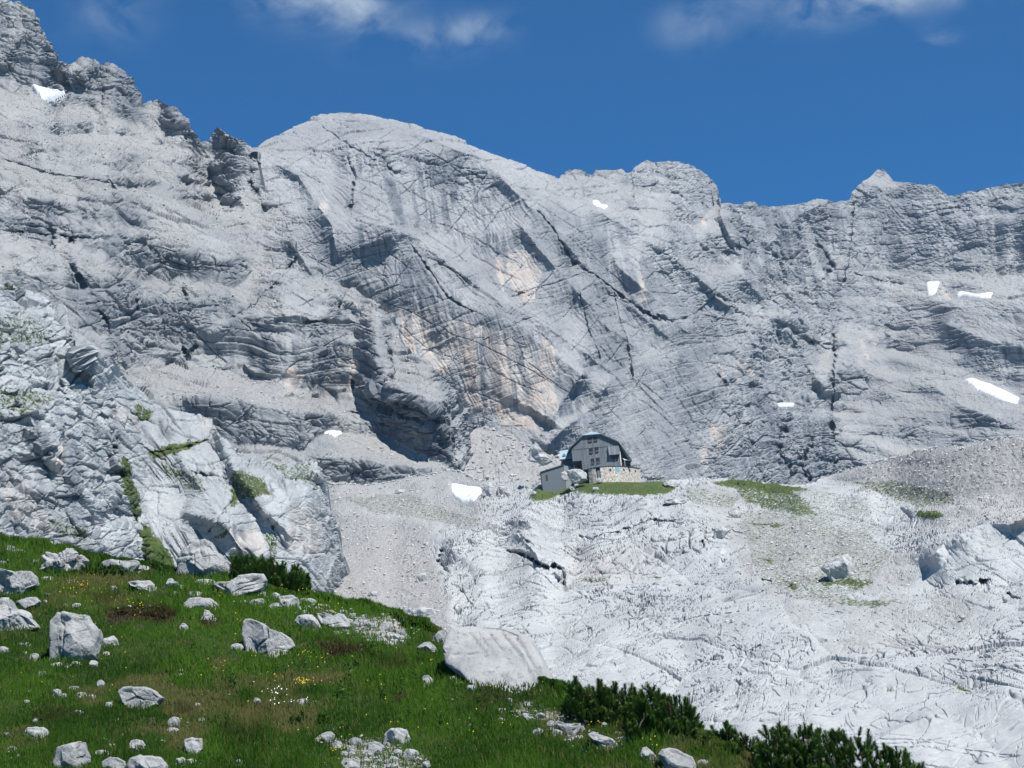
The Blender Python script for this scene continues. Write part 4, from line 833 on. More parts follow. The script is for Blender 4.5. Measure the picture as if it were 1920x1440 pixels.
BG = 'pale boulders in the meadow'
big = [
 ((95, 1148, 187, 1243), 'tall upright cracked boulder with dark underside at the left of the meadow', [(95, 1240), (95, 1165), (108, 1150), (122, 1149), (133, 1152), (148, 1155), (163, 1154), (170, 1165), (186, 1183), (187, 1195), (184, 1228), (160, 1236), (125, 1243)], [([(115, 1150), (115, 1165), (124, 1172), (124, 1243)], 1.6, 9), ([(150, 1160), (166, 1162), (170, 1180), (150, 1186)], 1.5, 2.5)], 6, dict(depth=.5)),
 ((455, 1160, 553, 1236), 'large split boulder with two lobes in the middle of the meadow', [(455, 1168), (459, 1161), (470, 1160), (487, 1167), (505, 1176), (508, 1181), (530, 1187), (545, 1198), (553, 1212), (546, 1226), (535, 1236), (515, 1234), (485, 1232), (463, 1222), (457, 1195)], [([(505, 1176), (507, 1196), (497, 1203), (485, 1213), (481, 1232)], 1.6, 6), ([(470, 1195), (484, 1206)], 1.2, 2.5), ([(520, 1215), (548, 1218)], 1., 2.)], 6, dict(depth=.45)),
 ((0, 1066, 73, 1123), 'flat-topped split slab boulder at the left edge of the photo, upper one', [(-40, 1075), (5, 1066), (25, 1072), (60, 1072), (70, 1082), (73, 1098), (50, 1108), (32, 1112), (30, 1123), (-40, 1120)], [([(-5, 1085), (10, 1098), (28, 1106), (33, 1114)], 1.6, 5)], 5, dict(kar=.03)),
 ((-30, 1122, 77, 1185), 'wide low boulder tapering to the right, below the split slab at the left edge', [(-30, 1125), (20, 1124), (23, 1140), (45, 1155), (60, 1160), (77, 1178), (60, 1180), (30, 1186), (-30, 1182)], [([(24, 1142), (26, 1175)], 1.4, 3.5)], 5, dict(kar=.02)),
 ((83, 1032, 163, 1075), 'knobbly cemented rubble boulder beneath the slab buttress', [(84, 1070), (84, 1045), (92, 1036), (110, 1040), (125, 1034), (142, 1040), (155, 1040), (162, 1052), (160, 1072), (120, 1078)], [], 6, dict(rough=.16, kar=.06, cuts=2)),
 ((333, 1012, 447, 1086), 'big rounded boulder with a dark left face on the meadow crest', [(332, 1080), (334, 1045), (345, 1032), (365, 1017), (385, 1012), (400, 1020), (410, 1038), (432, 1055), (447, 1075), (446, 1086), (380, 1090)], [([(336, 1045), (368, 1040), (372, 1080)], 2., 3.)], 6, dict(rough=.06, kar=.02, depth=.5)),
 ((237, 1088, 300, 1114), 'long humped pale boulder on the meadow between crest and heath', [(237, 1095), (245, 1090), (262, 1090), (282, 1089), (290, 1097), (300, 1108), (296, 1114), (270, 1108), (250, 1100)], [], 4, {}),
 ((302, 1085, 349, 1108), 'pointed saddle-shaped pale stone next to the long humped boulder', [(302, 1103), (313, 1098), (316, 1086), (323, 1085), (333, 1096), (349, 1099), (345, 1107), (320, 1108)], [], 4, dict(cuts=3)),
 ((365, 1086, 405, 1099), 'flat pale stone left of the big layered slab', None, [], 3, {}),
 ((398, 1077, 502, 1125), 'big layered slab boulder leaning below the dwarf pines', [(398, 1098), (410, 1092), (432, 1092), (448, 1079), (470, 1077), (495, 1077), (502, 1088), (495, 1105), (480, 1112), (450, 1118), (424, 1125), (422, 1113)], [([(450, 1096), (470, 1092), (490, 1085)], 1.2, 3), ([(440, 1112), (465, 1100), (498, 1092)], 1.2, 3), ([(455, 1108), (480, 1104)], 1., 3)], 6, dict(kar=.015)),
 ((354, 1108, 381, 1124), 'small pointed stone just behind the dome-shaped boulder', None, [], 3, {}),
 ((343, 1120, 412, 1151), 'smooth dome-shaped boulder in the upper middle of the meadow', [(343, 1145), (346, 1131), (356, 1122), (375, 1120), (395, 1122), (409, 1133), (412, 1146), (400, 1151), (370, 1150)], [], 5, dict(box_p=.9, cuts=2)),
 ((375, 1143, 407, 1167), 'small pale stone leaning in front of the dome-shaped boulder', [(375, 1163), (381, 1155), (384, 1143), (392, 1145), (398, 1156), (407, 1160), (405, 1167), (385, 1167)], [], 4, {}),
 ((552, 1152, 604, 1185), 'smooth egg-shaped boulder right of the large split one', [(552, 1165), (558, 1155), (572, 1152), (586, 1153), (597, 1164), (604, 1178), (602, 1185), (585, 1184), (565, 1176)], [], 5, dict(box_p=.9, cuts=2, rough=.03)),
 ((523, 1116, 563, 1146), 'round boulder with a dark underside below the dwarf pines', [(523, 1120), (532, 1117), (548, 1117), (560, 1124), (563, 1135), (558, 1145), (540, 1146), (528, 1135)], [], 5, {}),
 ((505, 1130, 532, 1150), 'small layered stone left of the round boulder', None, [([(508, 1138), (530, 1140)], 1., 2.)], 4, {}),
 ((466, 1123, 498, 1138), 'low oblong stone beneath the layered slab', None, [], 4, {}),
 ((593, 1145, 658, 1183), 'saddle-backed boulder on the right shoulder of the meadow', [(593, 1148), (602, 1146), (615, 1156), (625, 1156), (635, 1150), (645, 1152), (656, 1166), (658, 1178), (640, 1182), (618, 1174), (603, 1170)], [([(615, 1172), (640, 1168)], 1., 2.)], 5, {}),
 ((560, 1122, 596, 1138), 'low flat boulder touching the round one on its right', None, [], 4, {}),
 ((222, 1288, 307, 1333), 'wide smooth boulder with a crack on top, low in the left meadow', [(222, 1298), (232, 1290), (250, 1288), (272, 1289), (290, 1296), (306, 1309), (300, 1322), (275, 1332), (240, 1331), (231, 1318)], [([(233, 1296), (250, 1297), (262, 1305), (274, 1312)], 1.3, 4)], 6, dict(box_p=.85, cuts=3)),
 ((103, 1390, 171, 1446), 'blocky boulder with a raised right horn at the bottom left', [(103, 1430), (108, 1402), (125, 1397), (148, 1400), (152, 1391), (158, 1392), (168, 1420), (171, 1446), (110, 1446)], [([(148, 1400), (152, 1446)], 1.4, 4)], 5, {}),
 ((239, 1417, 312, 1460), 'wide rounded boulder cut by the bottom edge at the left', [(239, 1435), (245, 1422), (262, 1416), (285, 1418), (300, 1420), (312, 1436), (312, 1460), (245, 1460)], [([(275, 1425), (285, 1440)], 1.2, 3)], 5, {}),
 ((345, 1384, 380, 1416), 'squarish pale block near the bottom, left of centre', [(345, 1387), (360, 1384), (379, 1385), (380, 1405), (372, 1415), (355, 1415), (348, 1405)], [], 4, dict(box_p=.6)),
 ((192, 1420, 236, 1450), 'low stone left of the wide boulder at the bottom edge', None, [], 4, {}),
 ((315, 1344, 339, 1366), 'upright tilted stone with a flat companion at its foot', None, [], 4, {}),
 ((313, 1364, 335, 1374), 'small flat stone at the foot of the upright tilted one', None, [], 3, {}),
 ((243, 1387, 272, 1411), 'wedge-shaped stone above the bottom wide boulder', None, [], 4, {}),
 ((47, 1364, 92, 1387), 'knobby low stone cluster head in the brown turf at the left', None, [], 4, {}),
 ((61, 1347, 72, 1362), 'small upright stone above the knobby one in the brown turf', None, [], 3, {}),
 ((187, 1192, 224, 1213), 'triangular stone at the right foot of the tall upright boulder', [(184, 1213), (188, 1200), (200, 1203), (213, 1192), (220, 1200), (224, 1211), (205, 1214)], [], 4, {}),
 ((55, 1225, 73, 1242), 'small rounded stone left of the tall upright boulder', None, [], 3, {}),
 ((167, 1238, 184, 1255), 'dark-sided round stone right below the tall upright boulder', None, [], 3, {}),
 ((23, 1120, 75, 1146), 'double-humped stone between the two boulders at the left edge', [(23, 1142), (30, 1130), (42, 1132), (50, 1121), (68, 1120), (75, 1128), (70, 1136), (55, 1137), (45, 1146)], [], 5, {}),
 ((719, 1364, 770, 1400), 'rounded boulder with turf at its foot, low in the middle', [(719, 1396), (722, 1378), (732, 1366), (750, 1364), (762, 1370), (769, 1384), (768, 1400)], [], 5, dict(rough=.06)),
 ((598, 1372, 628, 1396), 'pale stone at the left end of the lower rubble strip', None, [], 4, {}),
 ((688, 1390, 720, 1418), 'smooth tilted stone in the lower rubble strip, left of the rounded boulder', None, [], 4, dict(cuts=2)),
 ((755, 1404, 786, 1428), 'smooth rounded stone under the rounded boulder with turf', None, [], 4, dict(cuts=2)),
 ((737, 1405, 755, 1421), 'small stone wedged left of the smooth rounded one', None, [], 3, {}),
 ((653, 1382, 680, 1400), 'broken low stone in the middle of the lower rubble strip', None, [], 4, {}),
 ((790, 1426, 808, 1446), 'lone smooth stone at the bottom edge right of the rubble strip', None, [], 3, {}),
 ((640, 1422, 675, 1446), 'long smooth stone cut by the bottom edge under the rubble strip', None, [], 4, {}),
 ((783, 1203, 821, 1228), 'lens-shaped pale stone with shadow beneath, left of the great slab', [(783, 1214), (795, 1205), (806, 1203), (816, 1212), (821, 1222), (808, 1228), (790, 1222)], [], 5, {}),
 ((808, 1180, 838, 1206), 'upright pale rock leaning against the left end of the great slab', [(808, 1200), (822, 1183), (832, 1180), (838, 1190), (836, 1206), (815, 1206)], [], 5, {}),
 ((713, 1166, 737, 1186), 'pointed stone at the top of the upper rubble strip', None, [], 4, {}),
 ((792, 1266, 811, 1290), 'upright oval stone in the grass under the lens-shaped stone', None, [], 4, {}),
 ((880, 1260, 897, 1281), 'upright block at the lower rim of the great slab', None, [], 4, {}),
 ((875, 1284, 893, 1296), 'flat stone just below the upright block of the great slab', None, [], 3, {}),
 ((928, 1346, 954, 1358), 'low stone in the grass under the great slab, left one', None, [], 3, {}),
 ((998, 1365, 1020, 1380), 'low stone left of the dark-fronted slab', None, [], 3, {}),
 ((1041, 1350, 1090, 1382), 'tilted slab with a dark shadowed front, left of the dwarf pines', [(1041, 1355), (1046, 1351), (1060, 1357), (1072, 1358), (1088, 1356), (1090, 1364), (1084, 1374), (1072, 1381), (1052, 1368)], [], 5, dict(depth=.35)),
 ((1070, 1339, 1081, 1351), 'small round stone at the left foot of the dwarf pines', None, [], 3, {}),
 ((1034, 1367, 1057, 1382), 'stone in the gravel under the dark-fronted slab', None, [], 3, {}),
 ((1102, 1373, 1160, 1405), 'long slanting slab in front of the dwarf pines', [(1101, 1377), (1108, 1374), (1125, 1378), (1145, 1384), (1157, 1394), (1160, 1403), (1140, 1404), (1115, 1392)], [([(1110, 1388), (1135, 1396)], 1., 2.)], 5, {}),
 ((1147, 1381, 1194, 1401), 'flat pale slab right of the long slanting one', [(1147, 1388), (1156, 1383), (1175, 1382), (1188, 1384), (1194, 1392), (1180, 1399), (1158, 1401)], [], 5, {}),
 ((1198, 1400, 1233, 1434), 'steep dark-based stone left of the rounded boulder at the bottom', [(1198, 1416), (1206, 1402), (1212, 1400), (1225, 1412), (1233, 1424), (1230, 1434), (1210, 1432)], [], 5, {}),
 ((1235, 1401, 1305, 1452), 'big smooth rounded boulder at the bottom right of the meadow', [(1235, 1415), (1240, 1406), (1254, 1402), (1270, 1405), (1286, 1414), (1298, 1420), (1304, 1434), (1306, 1452), (1248, 1452), (1243, 1432)], [], 6, dict(box_p=.9, cuts=2, rough=.03)),
 ((1305, 1424, 1332, 1442), 'small broken stone right of the big smooth rounded boulder', None, [], 3, {}),
 ((1126, 1354, 1138, 1365), 'small tan stone under the dwarf pines, left one', None, [], 3, {}),
 ((1152, 1371, 1167, 1381), 'small pale stone under the dwarf pines, right one', None, [], 3, {}),
 ((433, 1206, 457, 1222), 'low stone half sunk left of the large split boulder', None, [], 4, {}),
 ((336, 1168, 353, 1187), 'small whitish stone in the mossy hollow under the dome-shaped boulder', None, [], 3, {}),
 ((475, 1308, 489, 1325), 'lone pointed white stone in the mid meadow', None, [], 3, {}),
 ((555, 1310, 578, 1325), 'low stone beside the small white flowers', None, [], 3, {}),
 ((190, 1050, 243, 1068), 'low whale-backed white rock below the buttress, left', None, [], 4, dict(cuts=2)),
 ((226, 1050, 262, 1072), 'rounded white rock on the crest right of the whale-backed one', None, [], 4, dict(cuts=2)),
 ((250, 1060, 283, 1071), 'flat white rock at the end of the crest row', None, [], 3, {}),
 ((12, 1023, 30, 1036), 'upper small white stone on the far left crest', None, [], 3, {}),
 ((20, 1030, 50, 1040), 'low white stone on the far left crest', None, [], 3, {}),
 ((77, 1081, 105, 1092), 'oblong white stone right of the upper split slab', None, [], 3, {}),
 ((125, 1087, 147, 1093), 'thin flat stone in the grass under the knobbly boulder', None, [], 3, {}),
 ((-4, 1212, 17, 1226), 'smooth stone at the left photo edge level with the tall boulder', None, [], 3, {}),
]
for k, (bx, lb, ol, cr, n, kw) in enumerate(big):
    boulder(mead, bx, lb, ol, n, seed=k, cracks=cr, group=BG, **kw)
# the great slab on the shoulder of the meadow
def slab_kar(o): pass
boulder(mead, (829, 1175, 1056, 1330), 'great pale fluted slab resting on the right shoulder of the meadow',
        [(829, 1216), (836, 1190), (846, 1178), (880, 1177), (935, 1180), (962, 1184), (990, 1196), (1012, 1222), (1032, 1262), (1052, 1298), (1058, 1328), (1020, 1330), (975, 1315), (930, 1302), (890, 1286), (862, 1266), (836, 1246)],
        6, cuts=1, back=1.0, lean=.95, seed=77, depth=.13, rough=.014, box_p=.5,
        cracks=[([(829, 1228), (842, 1214), (856, 1208)], 1.8, 3), ([(849, 1228), (880, 1228), (905, 1226)], 1.6, 4), ([(880, 1190), (920, 1240), (960, 1290)], 3, 3), ([(915, 1188), (950, 1235), (985, 1285)], 3, 3), ([(940, 1186), (972, 1226), (1010, 1290)], 3.5, 4), ([(972, 1200), (1000, 1250), (1030, 1300)], 3.5, 4.5), ([(895, 1188), (935, 1240)], 2.5, 2.2)], cat='rock slab', name='rock_slab')

# small stones, named by where they lie
def strip(lst, label, group, nm='stone'):
    for k, (u, v, w_, h_) in enumerate(lst):
        boulder(mead, (u-w_/2, v-h_/2, u+w_/2, v+h_/2), label, None, 3 if w_ > 9 else 2, cuts=4, seed=300+k, group=group, name=nm, cat='stone')
def scatter(x0, x1, y0, y1, n, smin, smax, seed):
    r = np.random.RandomState(seed); out = []
    for _ in range(n):
        w_ = smin+(smax-smin)*r.rand()**2.5; out.append((r.uniform(x0, x1), r.uniform(y0, y1), w_, w_*r.uniform(.5, .8)))
    return out
def along(pts, n, spread, smin, smax, seed):
    r = np.random.RandomState(seed); p = np.array(pts, float); t = r.rand(n)*(len(p)-1); i = t.astype(int); f = (t-i)[:, None]
    q = p[i]*(1-f)+p[i+1]*f + r.normal(0, 1, (n, 2))*spread; w_ = smin+(smax-smin)*r.rand(n)**2.2
    return [(a[0], a[1], b, b*r.uniform(.5, .8)) for a, b in zip(q, w_)]
strip(along([(668, 1160), (700, 1178), (735, 1188), (760, 1200)], 44, (9, 7), 6, 20, 1)+along([(690, 1195), (720, 1205), (745, 1222)], 14, (6, 5), 5, 12, 2), 'small pale stone in the rubble strip left of the lens-shaped stone', 'stones of the upper rubble strip')
strip(along([(610, 1385), (660, 1400), (720, 1425), (760, 1432)], 42, (14, 10), 5, 22, 3), 'small pale stone in the rubble strip around the rounded boulder with turf', 'stones of the lower rubble strip')
strip(along([(968, 1333), (1000, 1340), (1040, 1362), (1090, 1378)], 34, (12, 7), 5, 20, 4), 'small pale stone in the gravel left of the slanting slabs', 'stones of the right gravel')
strip(along([(92, 1250), (115, 1248), (150, 1244)], 8, (3, 2), 9, 20, 5)+[(80, 1264, 14, 11), (75, 1262, 8, 6)], 'stone in the little row below the tall upright boulder', 'row below the tall boulder')
strip([(38, 1210, 13, 9), (52, 1209, 11, 9), (46, 1224, 9, 7), (200, 1226, 14, 9), (150, 1225, 7, 5), (8, 1156, 8, 6), (140, 1190, 5, 4)], 'little pale stone in the grass either side of the tall upright boulder', 'pebbles by the tall boulder')
strip([(189, 1284, 15, 18), (139, 1291, 19, 9), (107, 1301, 16, 18), (120, 1305, 14, 10), (153, 1304, 20, 13), (172, 1307, 15, 10), (205, 1323, 14, 14), (147, 1336, 20, 9), (50, 1316, 11, 7), (18, 1296, 6, 5)], 'scattered little stone left of the wide smooth boulder with a crack on top', 'stones left of the cracked smooth boulder')
strip([(13, 1378, 14, 9), (23, 1404, 17, 11), (36, 1417, 8, 6), (19, 1421, 7, 5), (193, 1388, 18, 9), (208, 1400, 23, 11), (193, 1413, 28, 14), (338, 1430, 19, 20), (358, 1428, 22, 10), (447, 1430, 16, 13), (222, 1422, 14, 9), (306, 1390, 10, 6), (226, 1433, 10, 8)], 'scattered small stone along the bottom edge of the left meadow', 'stones at the bottom left')
strip([(378, 1352, 13, 13), (370, 1322, 11, 8), (343, 1258, 14, 8), (341, 1266, 15, 6), (396, 1340, 4, 4), (330, 1190, 6, 5), (590, 1316, 8, 5), (383, 1128, 6, 5), (457, 1129, 14, 8), (480, 1330, 5, 4)], 'lone little stone in the open grass of the mid meadow', 'stones in the mid meadow')
strip([(632, 1188, 20, 9), (640, 1196, 8, 5), (812, 1276, 8, 7), (820, 1292, 13, 6), (850, 1275, 14, 14), (862, 1282, 14, 8), (858, 1268, 8, 6), (941, 1332, 20, 9), (955, 1313, 14, 9), (960, 1322, 8, 5), (1105, 1350, 8, 5), (1062, 1388, 9, 7)], 'little stone in the grass below the great slab', 'stones under the great slab')
strip([(68, 1052, 12, 7), (212, 1103, 16, 8), (140, 1119, 8, 6), (123, 1136, 9, 8), (143, 1136, 17, 10), (85, 1128, 8, 6), (262, 1074, 7, 5), (90, 1115, 10, 5), (5, 1056, 14, 12), (545, 1112, 9, 7), (575, 1115, 6, 5), (612, 1136, 10, 6), (600, 1135, 8, 6), (555, 1150, 9, 6), (525, 1156, 8, 5)], 'little stone high in the meadow near the crest', 'stones near the crest')

strip(along([(560, 1124), (600, 1140), (650, 1160), (670, 1170)], 22, (9, 5), 5, 13, 11)+along([(500, 1112), (560, 1135), (640, 1158), (700, 1170)], 26, (14, 6), 8, 21, 21)+along([(150, 1100), (330, 1118), (520, 1140)], 22, (60, 14), 4, 9, 12), 'tiny pale stone among the flowers along the upper shoulder of the meadow', 'tiny stones of the upper shoulder')
strip(along([(30, 1340), (300, 1420), (560, 1400)], 26, (80, 26), 4, 10, 13)+along([(820, 1330), (1000, 1400), (1150, 1420)], 18, (40, 14), 4, 10, 14), 'tiny pale stone half hidden in the turf of the lower meadow', 'tiny stones of the lower meadow')
# boulders out on the karst
KG = 'boulders on the karst plateau'
for k, (bx, lb, ol, n, kw) in enumerate([
 ((1540, 1036, 1604, 1090), 'lone big grey block on the turf patches in the right karst', [(1541, 1065), (1552, 1052), (1575, 1043), (1590, 1037), (1596, 1050), (1600, 1078), (1588, 1090), (1562, 1088), (1552, 1076)], 5, dict(cuts=4)),
 ((1042, 880, 1074, 902), 'tan rock left of the big fluted boulder before the hut', [(1042, 900), (1046, 888), (1058, 882), (1068, 892), (1074, 902)], 4, dict(back=-9)),
 ((1060, 879, 1101, 903), 'big fluted boulder between shed and terrace of the hut', [(1061, 883), (1072, 880), (1090, 881), (1101, 888), (1100, 900), (1085, 903), (1070, 900)], 5, dict(cuts=3, back=-9.5)),
 ((1116, 896, 1131, 905), 'white stone at the cellar door of the hut', None, 3, dict(back=-2)),
 ((1028, 911, 1042, 919), 'grey stone on the turf below the shed, left', None, 3, {}), ((1052, 908, 1067, 915), 'grey stone on the turf below the shed, right', None, 3, {}), ((1068, 911, 1079, 919), 'upright grey stone on the turf in front of the fluted boulder', None, 3, {}),
 ((1110, 913, 1123, 920), 'whitish stone in the middle of the green knoll', None, 3, {}), ((1242, 904, 1272, 914), 'flat-topped rock at the right end of the green knoll', None, 4, {}), ((996, 920, 1006, 928), 'stone at the left end of the green knoll', None, 3, {}),
 ((1221, 889, 1246, 898), 'low stone wall remnant right of the terrace', None, 4, {}),
 ((740, 917, 760, 926), 'flat pale boulder on the grey scree under the low cliff', None, 4, {}),
 ((772, 1140, 817, 1163), 'dark grey boulder low in the scree chute', None, 4, dict(cuts=3)), ((762, 1140, 775, 1150), 'small dark stone left of the boulder in the scree chute', None, 3, {}), ((690, 1108, 708, 1118), 'slab in the middle of the scree chute', None, 3, {}), ((780, 1075, 800, 1092), 'broken slabs high in the scree chute', None, 3, {}),
 ((905, 912, 935, 930), 'brownish boulder right of the snow patch', [(900, 930), (912, 916), (925, 912), (935, 922), (934, 930)], 4, {}), ((932, 908, 952, 928), 'dark blocky boulder on the scree edge left of the knoll', None, 4, {}), ((944, 918, 962, 934), 'angular block beside the dark blocky boulder', None, 4, {}),
 ((902, 905, 930, 918), 'grey block just behind the brownish boulder', None, 4, {}), ((1245, 936, 1288, 946), 'flat brown slab on top of the white karst hump', None, 4, {}),
 ((1366, 952, 1392, 972), 'pale rounded block at the right shoulder of the karst hump', None, 4, {}), ((1335, 982, 1372, 1012), 'humped block at the right side of the karst hump', [(1336, 1010), (1340, 995), (1352, 986), (1370, 982), (1372, 992), (1358, 1003), (1345, 1013)], 5, {}),
 ((1490, 990, 1500, 999), 'small dark stone in the rubble beyond the lone block, left', None, 3, {}), ((1544, 1012, 1556, 1022), 'small dark stone in the rubble just behind the lone block', None, 3, {}),
 ((1508, 1018, 1518, 1026), 'small grey stone left of the one behind the lone block', None, 3, {}), ((1715, 1046, 1724, 1054), 'small stone at the foot of the right white slab', None, 3, {}),
 ((1880, 1114, 1896, 1130), 'dark block in the sinkhole at the right', None, 3, {}), ((1368, 1160, 1378, 1168), 'stone in the grooved karst below the lone block', None, 3, {}), ((1800, 1152, 1812, 1164), 'stone on the gravel at the right edge', None, 3, {}),
 ((990, 828, 1024, 862), 'pyramid-shaped boulder on the scree left of the hut', [(991, 860), (996, 838), (1004, 828), (1014, 842), (1024, 852), (1020, 862)], 4, {}), ((1000, 848, 1036, 868), 'low boulder under the pyramid-shaped one', None, 4, {}),
 ]):
    boulder(karst, bx, lb, ol, max(n, 4), seed=500+k, group=KG, rough=.075, **kw)
# ------------------------------------------------------------------ loose rubble on scree and moraine (uncountable)
def rubble(sh, wgt, n, smin, smax, name, label, mat, seed, p=3.):
    r = np.random.RandomState(seed)
    w_ = (wgt*1.0).ravel().copy(); pu, pv = sh.U.ravel(), sh.V.ravel(); w_[(pu < -40) | (pu > 1960)] = 0
    c = np.cumsum(w_); idx = np.searchsorted(c, r.rand(n)*c[-1])
    P = sh.P.reshape(-1, 3)[idx] + r.normal(0, .15, (n, 3))*[1, 1, 0]
    d = np.hypot(P[:, 0], P[:, 1]); size = (smin+(smax-smin)*r.rand(n)**p)*d*MPX
    V, F = ICO[2]; V0 = V[:42]; bm = None
    base = []
    for k in range(12):
        q = np.random.RandomState(900+k); X = V.copy()
        for _ in range(9):
            nn = q.normal(size=3); nn /= np.linalg.norm(nn); ex = np.maximum(0, X @ nn-q.uniform(.45, .8)); X -= ex[:, None]*nn
        base.append(X*q.uniform(.6, 1., 3))
    # keep it light: one shape per stone, 42-vertex blocks
    nv = len(V); out = np.empty((n, nv, 3), np.float32)
    a = r.rand(n)*6.28; ca, sa = np.cos(a), np.sin(a); kk = r.randint(0, 12, n)
    for k in range(12):
        s_ = kk == k; X = base[k]
        x = X[None, :, 0]*ca[s_, None]-X[None, :, 1]*sa[s_, None]; y = X[None, :, 0]*sa[s_, None]+X[None, :, 1]*ca[s_, None]
        out[s_] = np.stack([x, y, np.repeat(X[None, :, 2]*.75+.2, s_.sum(), 0)], -1)
    out = out*size[:, None, None]*.5 + P[:, None, :]
    FF = (F[None]+(np.arange(n)*nv)[:, None, None]).reshape(-1, 3)
    return tag(mk(name, out.reshape(-1, 3), FF, mat), label, kind='stuff')
def block_mat():
    m = NM('rubble_limestone'); g = m.new('ShaderNodeNewGeometry').outputs['Position']
    mp = m.new('ShaderNodeMapping'); m.l.new(g, mp.inputs[0]); v = mp.outputs[0]
    c = m.mix(m.ramp(m.noise(.6, 4, .7, v), .35, .65), (.54, .53, .50), (.38, .38, .37)); m.col(c); m.bump(m.noise(3, 5, .7, v), .08); return m.m
BLK = block_mat()
rk = karst.m['rubble']*(1-karst.m['flat'])
rubble(karst, rk*(rk > .2)*(.35+sst(0, .4, noise(karst.U/35, karst.V/12, None, 801))), 7500, 1.6, 9., 'scree_stones', 'loose limestone rubble strewn over scree chute, terraces and moraine', BLK, 61, 4.)
rubble(fan, np.ones(fan.shape), 1500, 2., 12., 'scree_blocks', 'blocks strewn over the scree fan left of the hut', BLK, 65, 4.)
rl = left.m['rubble']
rubble(left, rl*(rl > .3), 4500, 1.3, 7.5, 'ledge_rubble', 'loose blocks lying on the ledges of the left mountain', BLK, 62, 4.)
rubble(mead, gravel, 900, 3., 9., 'meadow_gravel', 'pale gravel showing through the meadow turf', STONE, 63, 3.)
rubble(mead, ((mead.V < 1445)*sst(.0, .3, noise(mead.U/45, mead.V/22, None, 811))), 420, 2., 7., 'turf_pebbles', 'small stones breaking through the meadow turf', STONE, 64, 3.)

# ------------------------------------------------------------------ grass: real blades
def leaf_mat(name, cols, tr=.35):
    m = NM(name); a = m.attr('tone').outputs['Color']; k = m.rgb(a)
    c = m.mix(k[0], cols[0], cols[1]); c = m.mix(k[1], c, cols[2]); c = m.mix(k[2], c, cols[3])
    m.col(c); m.b.inputs['Roughness'].default_value = .7; m.b.inputs['Specular IOR Level'].default_value = .08
    t = m.new('ShaderNodeBsdfTranslucent'); m.l.new(c, t.inputs[0])
    x = m.new('ShaderNodeMixShader'); x.inputs[0].default_value = tr
    m.l.new(m.b.outputs[0], x.inputs[1]); m.l.new(t.outputs[0], x.inputs[2]); m.l.new(x.outputs[0], m.n['Material Output'].inputs['Surface'])
    return m.m
GRASS = leaf_mat('meadow_grass', [(.018, .062, .005), (.062, .145, .012), (.15, .135, .05), (.034, .024, .010)])
def blades(n, seed):
    r = np.random.RandomState(seed)
    w_ = ((mead.V < 1500) & (mead.U > -60) & (mead.U < 1560)).astype(float)*(1-.85*gravel)
    c = np.cumsum(w_.ravel()); idx = np.searchsorted(c, r.rand(n)*c[-1])
    P = mead.P.reshape(-1, 3)[idx]; d = np.hypot(P[:, 0], P[:, 1])
    P = P + np.stack([r.uniform(-.5, .5, n)*.05, r.uniform(-.5, .5, n)*.4, np.zeros(n)], -1)*(d/30)[:, None]
    hh = heath.ravel()[idx]
    x, y = P[:, 0], P[:, 1]
    pt = fbm(x/2.2, y/3.2, None, 3, 701); pt2 = fbm(x/.7, y/1.0, None, 2, 702); pt3 = fbm(x/1.3+9, y/2.1, None, 3, 704)
    ht = (.035+.075*np.clip(.45+1.6*pt+1.1*pt2, 0, 1.3))*r.uniform(.6, 1.35, n)*(1-.6*hh)
    wd = .0065*r.uniform(.7, 1.4, n)*(d/28)
    a = r.rand(n)*6.28; ln = r.uniform(.15, .8, n)*ht
    clump = noise(x/.25, y/.25, None, 703)*3
    dx = np.cos(a+clump)*ln; dy = np.sin(a+clump)*ln*.7
    side = np.stack([np.cos(a), np.sin(a)*.4, np.zeros(n)], -1)*wd[:, None]
    B = P - np.array([0, 0, .02]); M_ = P + np.stack([dx*.35, dy*.35, ht*.6], -1); T_ = P + np.stack([dx, dy, ht], -1)
    V = np.stack([B-side, B+side, M_-side*.7, M_+side*.7, T_], 1).reshape(-1, 3)
    k = np.arange(n)*5
    q = np.stack([k, k+1, k+3, k+2], -1); t = np.stack([k+2, k+3, k+4], -1)
    pt5 = fbm(x/4.5, y/6, None, 3, 709); g1 = np.clip(.55+1.5*pt3+1.2*pt5+.6*pt+r.normal(0, .2, n), 0, 1); dry = np.clip((r.rand(n) < .07)*.8+sst(.1, .5, -.8*pt2+.9*pt3-.9*pt5)*.8+.1*(r.rand(n) < .3), 0, 1)
    col = np.stack([g1, dry, np.clip(hh*1.1*(r.rand(n) < .85), 0, 1), np.ones(n)], -1)
    o = mk('meadow_grass', V, [q, t], GRASS, attrs={'tone': np.repeat(col, 5, 0)})
    tag(o, 'short alpine grass of the near meadow', kind='stuff')
blades(400000, 71)

